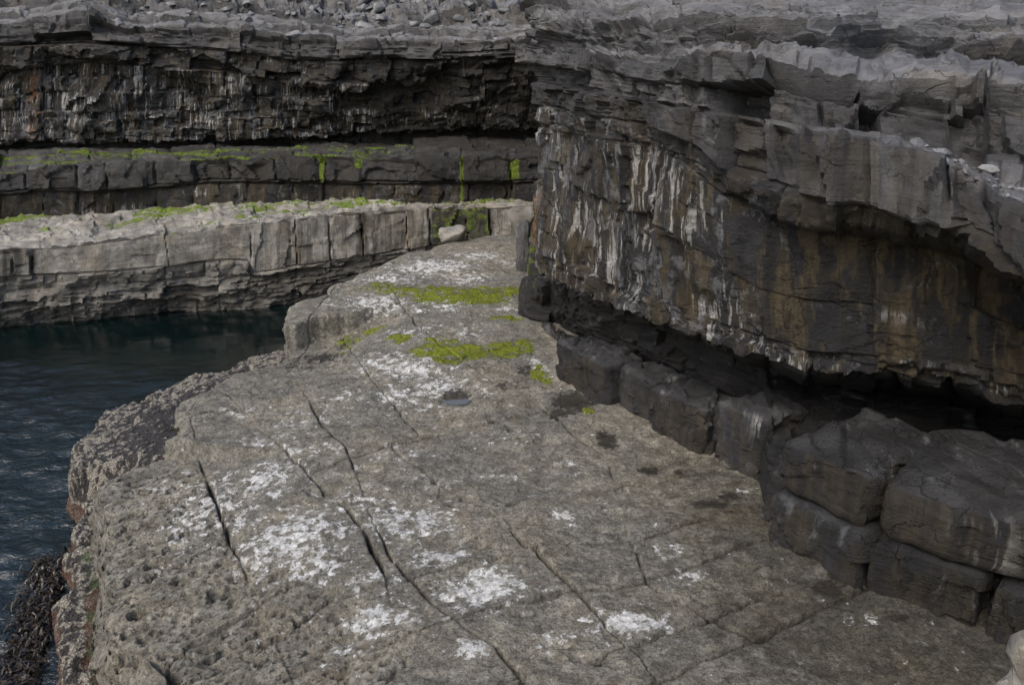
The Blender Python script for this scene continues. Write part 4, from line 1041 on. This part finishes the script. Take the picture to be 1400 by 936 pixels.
def scatter(surface, count, bed_lo, bed_hi, px_lo, px_hi, size, label, group, seed, ymin=-25, ymax=300, fr=(0, 1)):
    rng = random.Random(seed); V = surface["V"]; st = surface["st"]
    ti = [i for i in range(len(surface["BED"])) if bed_lo <= surface["BED"][i] <= bed_hi]
    sj = [j for j in range(len(st)) if px_lo <= st[j] <= px_hi]
    done = []; tries = 0
    while len(done) < count and tries < count * 60:
        tries += 1
        i, j = rng.choice(ti), rng.choice(sj)
        p = V[i, j]
        w = rng.uniform(0, 1) ** 2.2 * (size[1] - size[0]) + size[0]
        if any((p[0] - q[0]) ** 2 + (p[1] - q[1]) ** 2 < (.30 * (w + q[2])) ** 2 for q in done): continue
        me = rng.choice(variants)
        o = bpy.data.objects.new("loose_stone", me)
        o.scale = (w, w * rng.uniform(.8, 1.2), w * rng.uniform(.8, 1.3))
        o.rotation_euler = (rng.uniform(-.35, .35), rng.uniform(-.35, .35), rng.uniform(0, 6.28))
        o.location = (p[0], p[1], p[2] + .10 * w)
        lab, grp = (label, group) if isinstance(label, str) else next((l, g) for lim, l, g in label if w <= lim)
        put(o, None, lab, "stone", grp)
        done.append((p[0], p[1], w))
    return done
scatter(FC, 235, 10, 11, -30, 740, (.26, .9), [
    (.34, "small loose grey stone in the scree on top of the far cliff", "small stones on the far cliff top"),
    (.55, "middling loose limestone slab in the scree on top of the far cliff", "middling slabs on the far cliff top"),
    (.78, "large loose limestone slab lying in the scree on top of the far cliff", "large slabs on the far cliff top"),
    (9, "one of the biggest limestone slabs in the scree on top of the far cliff", "biggest slabs on the far cliff top")], None, 31)
scatter(FC, 30, 7, 9, 100, 730, (.2, .6), "flat grey stone resting on the layered rim of the far cliff", "flat stones on the far cliff rim", 32)
scatter(RC, 34, 9, 9, 1255, 1400, (.07, .24), "small grey stone on the rubble ledge above the overhang", "stones on the rubble ledge", 33)

def boulder(name, loc, dims, rotz, seed, label, cat="boulder", mat=None, n=14, tilt=(0, 0), rough=.05, group=None):
    me = stone_mesh(name, seed, dims, n, 3, rough, mat)
    if mat in (M_RIGHT, M_BENCH, M_FAR):
        nv = len(me.vertices); co = np.empty(nv * 3, np.float32); me.vertices.foreach_get("co", co); co = co.reshape(-1, 3)
        for an, val in (("dry", .25), ("seep", .25), ("rust", 0.), ("moss", 0.), ("white", .2)):
            a = me.attributes.new(an, 'FLOAT', 'POINT'); a.data.foreach_set("value", np.full(nv, val, np.float32))
        a = me.attributes.new("st", 'FLOAT_VECTOR', 'POINT'); a.data.foreach_set("vector", np.ascontiguousarray(np.stack([co[:, 0] + co[:, 1], co[:, 2], co[:, 0]], -1)).ravel())
    o = bpy.data.objects.new(name, me); o.location = loc; o.rotation_euler = (tilt[0], tilt[1], rotz)
    put(o, None, label, cat, group)
    return o
def set_attr(o, **kw):
    for k, v in kw.items():
        a = o.data.attributes[k]; a.data.foreach_set("value", np.full(len(o.data.vertices), v, np.float32))

# pale block left lying at the foot of the green wall
x, yb, z = ony(622, 327, 21.9)
b = boulder("pale_boulder", (x, yb, z + .10), (.95, .6, .55), .3, 171, "small pale squared boulder lying below the green algae wall", "boulder", M_BENCH); set_attr(b, dry=.75, seep=0)
# dark boulders and upright slabs wedged at the cliff corner
x, yb, z = ony(714, 303, 21.2)
b = boulder("grey_boulder", (x, yb, z), (.95, 1.0, 1.0), .2, 72, "rounded grey boulder wedged behind the corner of the right cliff", "boulder", M_BENCH); set_attr(b, dry=.5, seep=.1)
x, yb, z = ony(712, 345, 18.6)
b = boulder("upright_slab", (x + .02, yb, z + .05), (.42, .7, 1.45), .1, 73, "grey upright slab leaning on the cliff corner beside the moss", "slab", M_RIGHT, 12, (0, .06)); set_attr(b, dry=.45)
x, yb, z = ony(732, 345, 17.4)
b = boulder("upright_slab", (x, yb, z), (.40, .8, 1.6), -.1, 74, "taller dark slab streaked with bright moss at the cliff corner", "slab", M_RIGHT, 12, (0, .02)); set_attr(b, dry=.3, moss=.52)
x, yb, z = ony(735, 410, 15.3)
b = boulder("dark_boulder", (x, yb, z), (.75, 1.0, 1.05), .5, 75, "rounded black boulder at the foot of the cliff corner", "boulder", M_RIGHT, 18); set_attr(b, dry=.16, seep=.1)
# light rock beside the photographer
b = boulder("pale_rock_stack", (3.62, 3.95, .98), (1.2, 1.1, 2.35), .3, 176, "light grey rock stack with orange lichen at the platform's near right end", "rock", M_BENCH, 18, (0, 0), .08); set_attr(b, dry=.58, seep=0, rust=.3)
# broken blocks at the seaward corner
b = boulder("broken_block", (-3.42, 6.02, -.50), (.62, .55, .75), .5, 277, "broken angular grey block beside the open fissure at the seaward corner", "block", M_PLAT, 12, (.1, .15))
b = boulder("broken_block", (-3.0, 5.62, -.55), (.5, .5, .8), 1.2, 78, "wedge-shaped grey block sunk deep in the open fissure", "block", M_PLAT, 12, (-.2, .1))

# ------------------------------------------------------------------ rain puddles
def puddle(px, py, rx, ry, z, label, seed):
    cx, cy, wx, wy = blob(px, py, rx, ry, z)
    n = 40; rng = random.Random(seed); ph = [rng.uniform(0, 6.28) for _ in range(4)]
    V = [(cx, cy, 0)]
    for k in range(n):
        a = k / n * 2 * math.pi
        q = 1 + .16 * math.sin(2 * a + ph[0]) + .12 * math.sin(3 * a + ph[1]) + .08 * math.sin(5 * a + ph[2])
        V.append((cx + wx * q * math.cos(a), cy + wy * q * math.sin(a), 0))
    hs = [plat_height(v[0], v[1]) for v in V]
    zz = min(hs) + .016
    V = [(a, b_, zz) for a, b_, _ in V]
    me = bpy.data.meshes.new("puddle"); me.from_pydata(V, [], [(0, k + 1, (k + 1) % n + 1) for k in range(n)]); me.materials.append(M_PUD)
    put(bpy.data.objects.new("puddle", me), None, label, None, None, "structure")
puddle(625, 546, 17, 4.5, .1, "small rain puddle reflecting the sky beyond the white lichen", 1)

# ------------------------------------------------------------------ seaweed at the water's edge
def build_weed():
    rng = random.Random(5); V = []; F = []
    line = [(-4.45, 5.2), (-4.85, 6.3), (-5.42, 7.5), (-6.0, 8.9), (-6.35, 10.0)]
    for k in range(2000):
        u = rng.random() * (len(line) - 1); i = int(u); f = u - i
        x = line[i][0] * (1 - f) + line[i + 1][0] * f - rng.random() ** 2 * .42 + .10; y = line[i][1] * (1 - f) + line[i + 1][1] * f + rng.uniform(-.15, .15)
        z = WATER_Z + rng.uniform(-.02, .14) * (1 if rng.random() < .6 else .15)
        a = rng.uniform(2.2, 4.6); L = rng.uniform(.08, .26); w = rng.uniform(.007, .022); q = 5
        b0 = len(V)
        for s in range(q + 1):
            g = s / q
            cx, cy = x + math.cos(a) * L * g, y + math.sin(a) * L * g; cz = z + .05 * math.sin(g * 3) - .20 * g * g * (z - WATER_Z > .05)
            cz = max(cz, WATER_Z + .015)
            a += rng.uniform(-.35, .35)
            ww = w * (1 - .6 * g); nx, ny = -math.sin(a) * ww, math.cos(a) * ww
            V += [(cx - nx, cy - ny, cz), (cx + nx, cy + ny, cz + rng.uniform(-.008, .012))]
        for s in range(q): F.append((b0 + 2 * s, b0 + 2 * s + 1, b0 + 2 * s + 3, b0 + 2 * s + 2))
    me = bpy.data.meshes.new("seaweed"); me.from_pydata(V, [], F); me.materials.append(M_WEED)
    put(bpy.data.objects.new("seaweed", me), None, "dark brown seaweed fringe along the waterline of the shelf", None, None, "stuff")
build_weed()
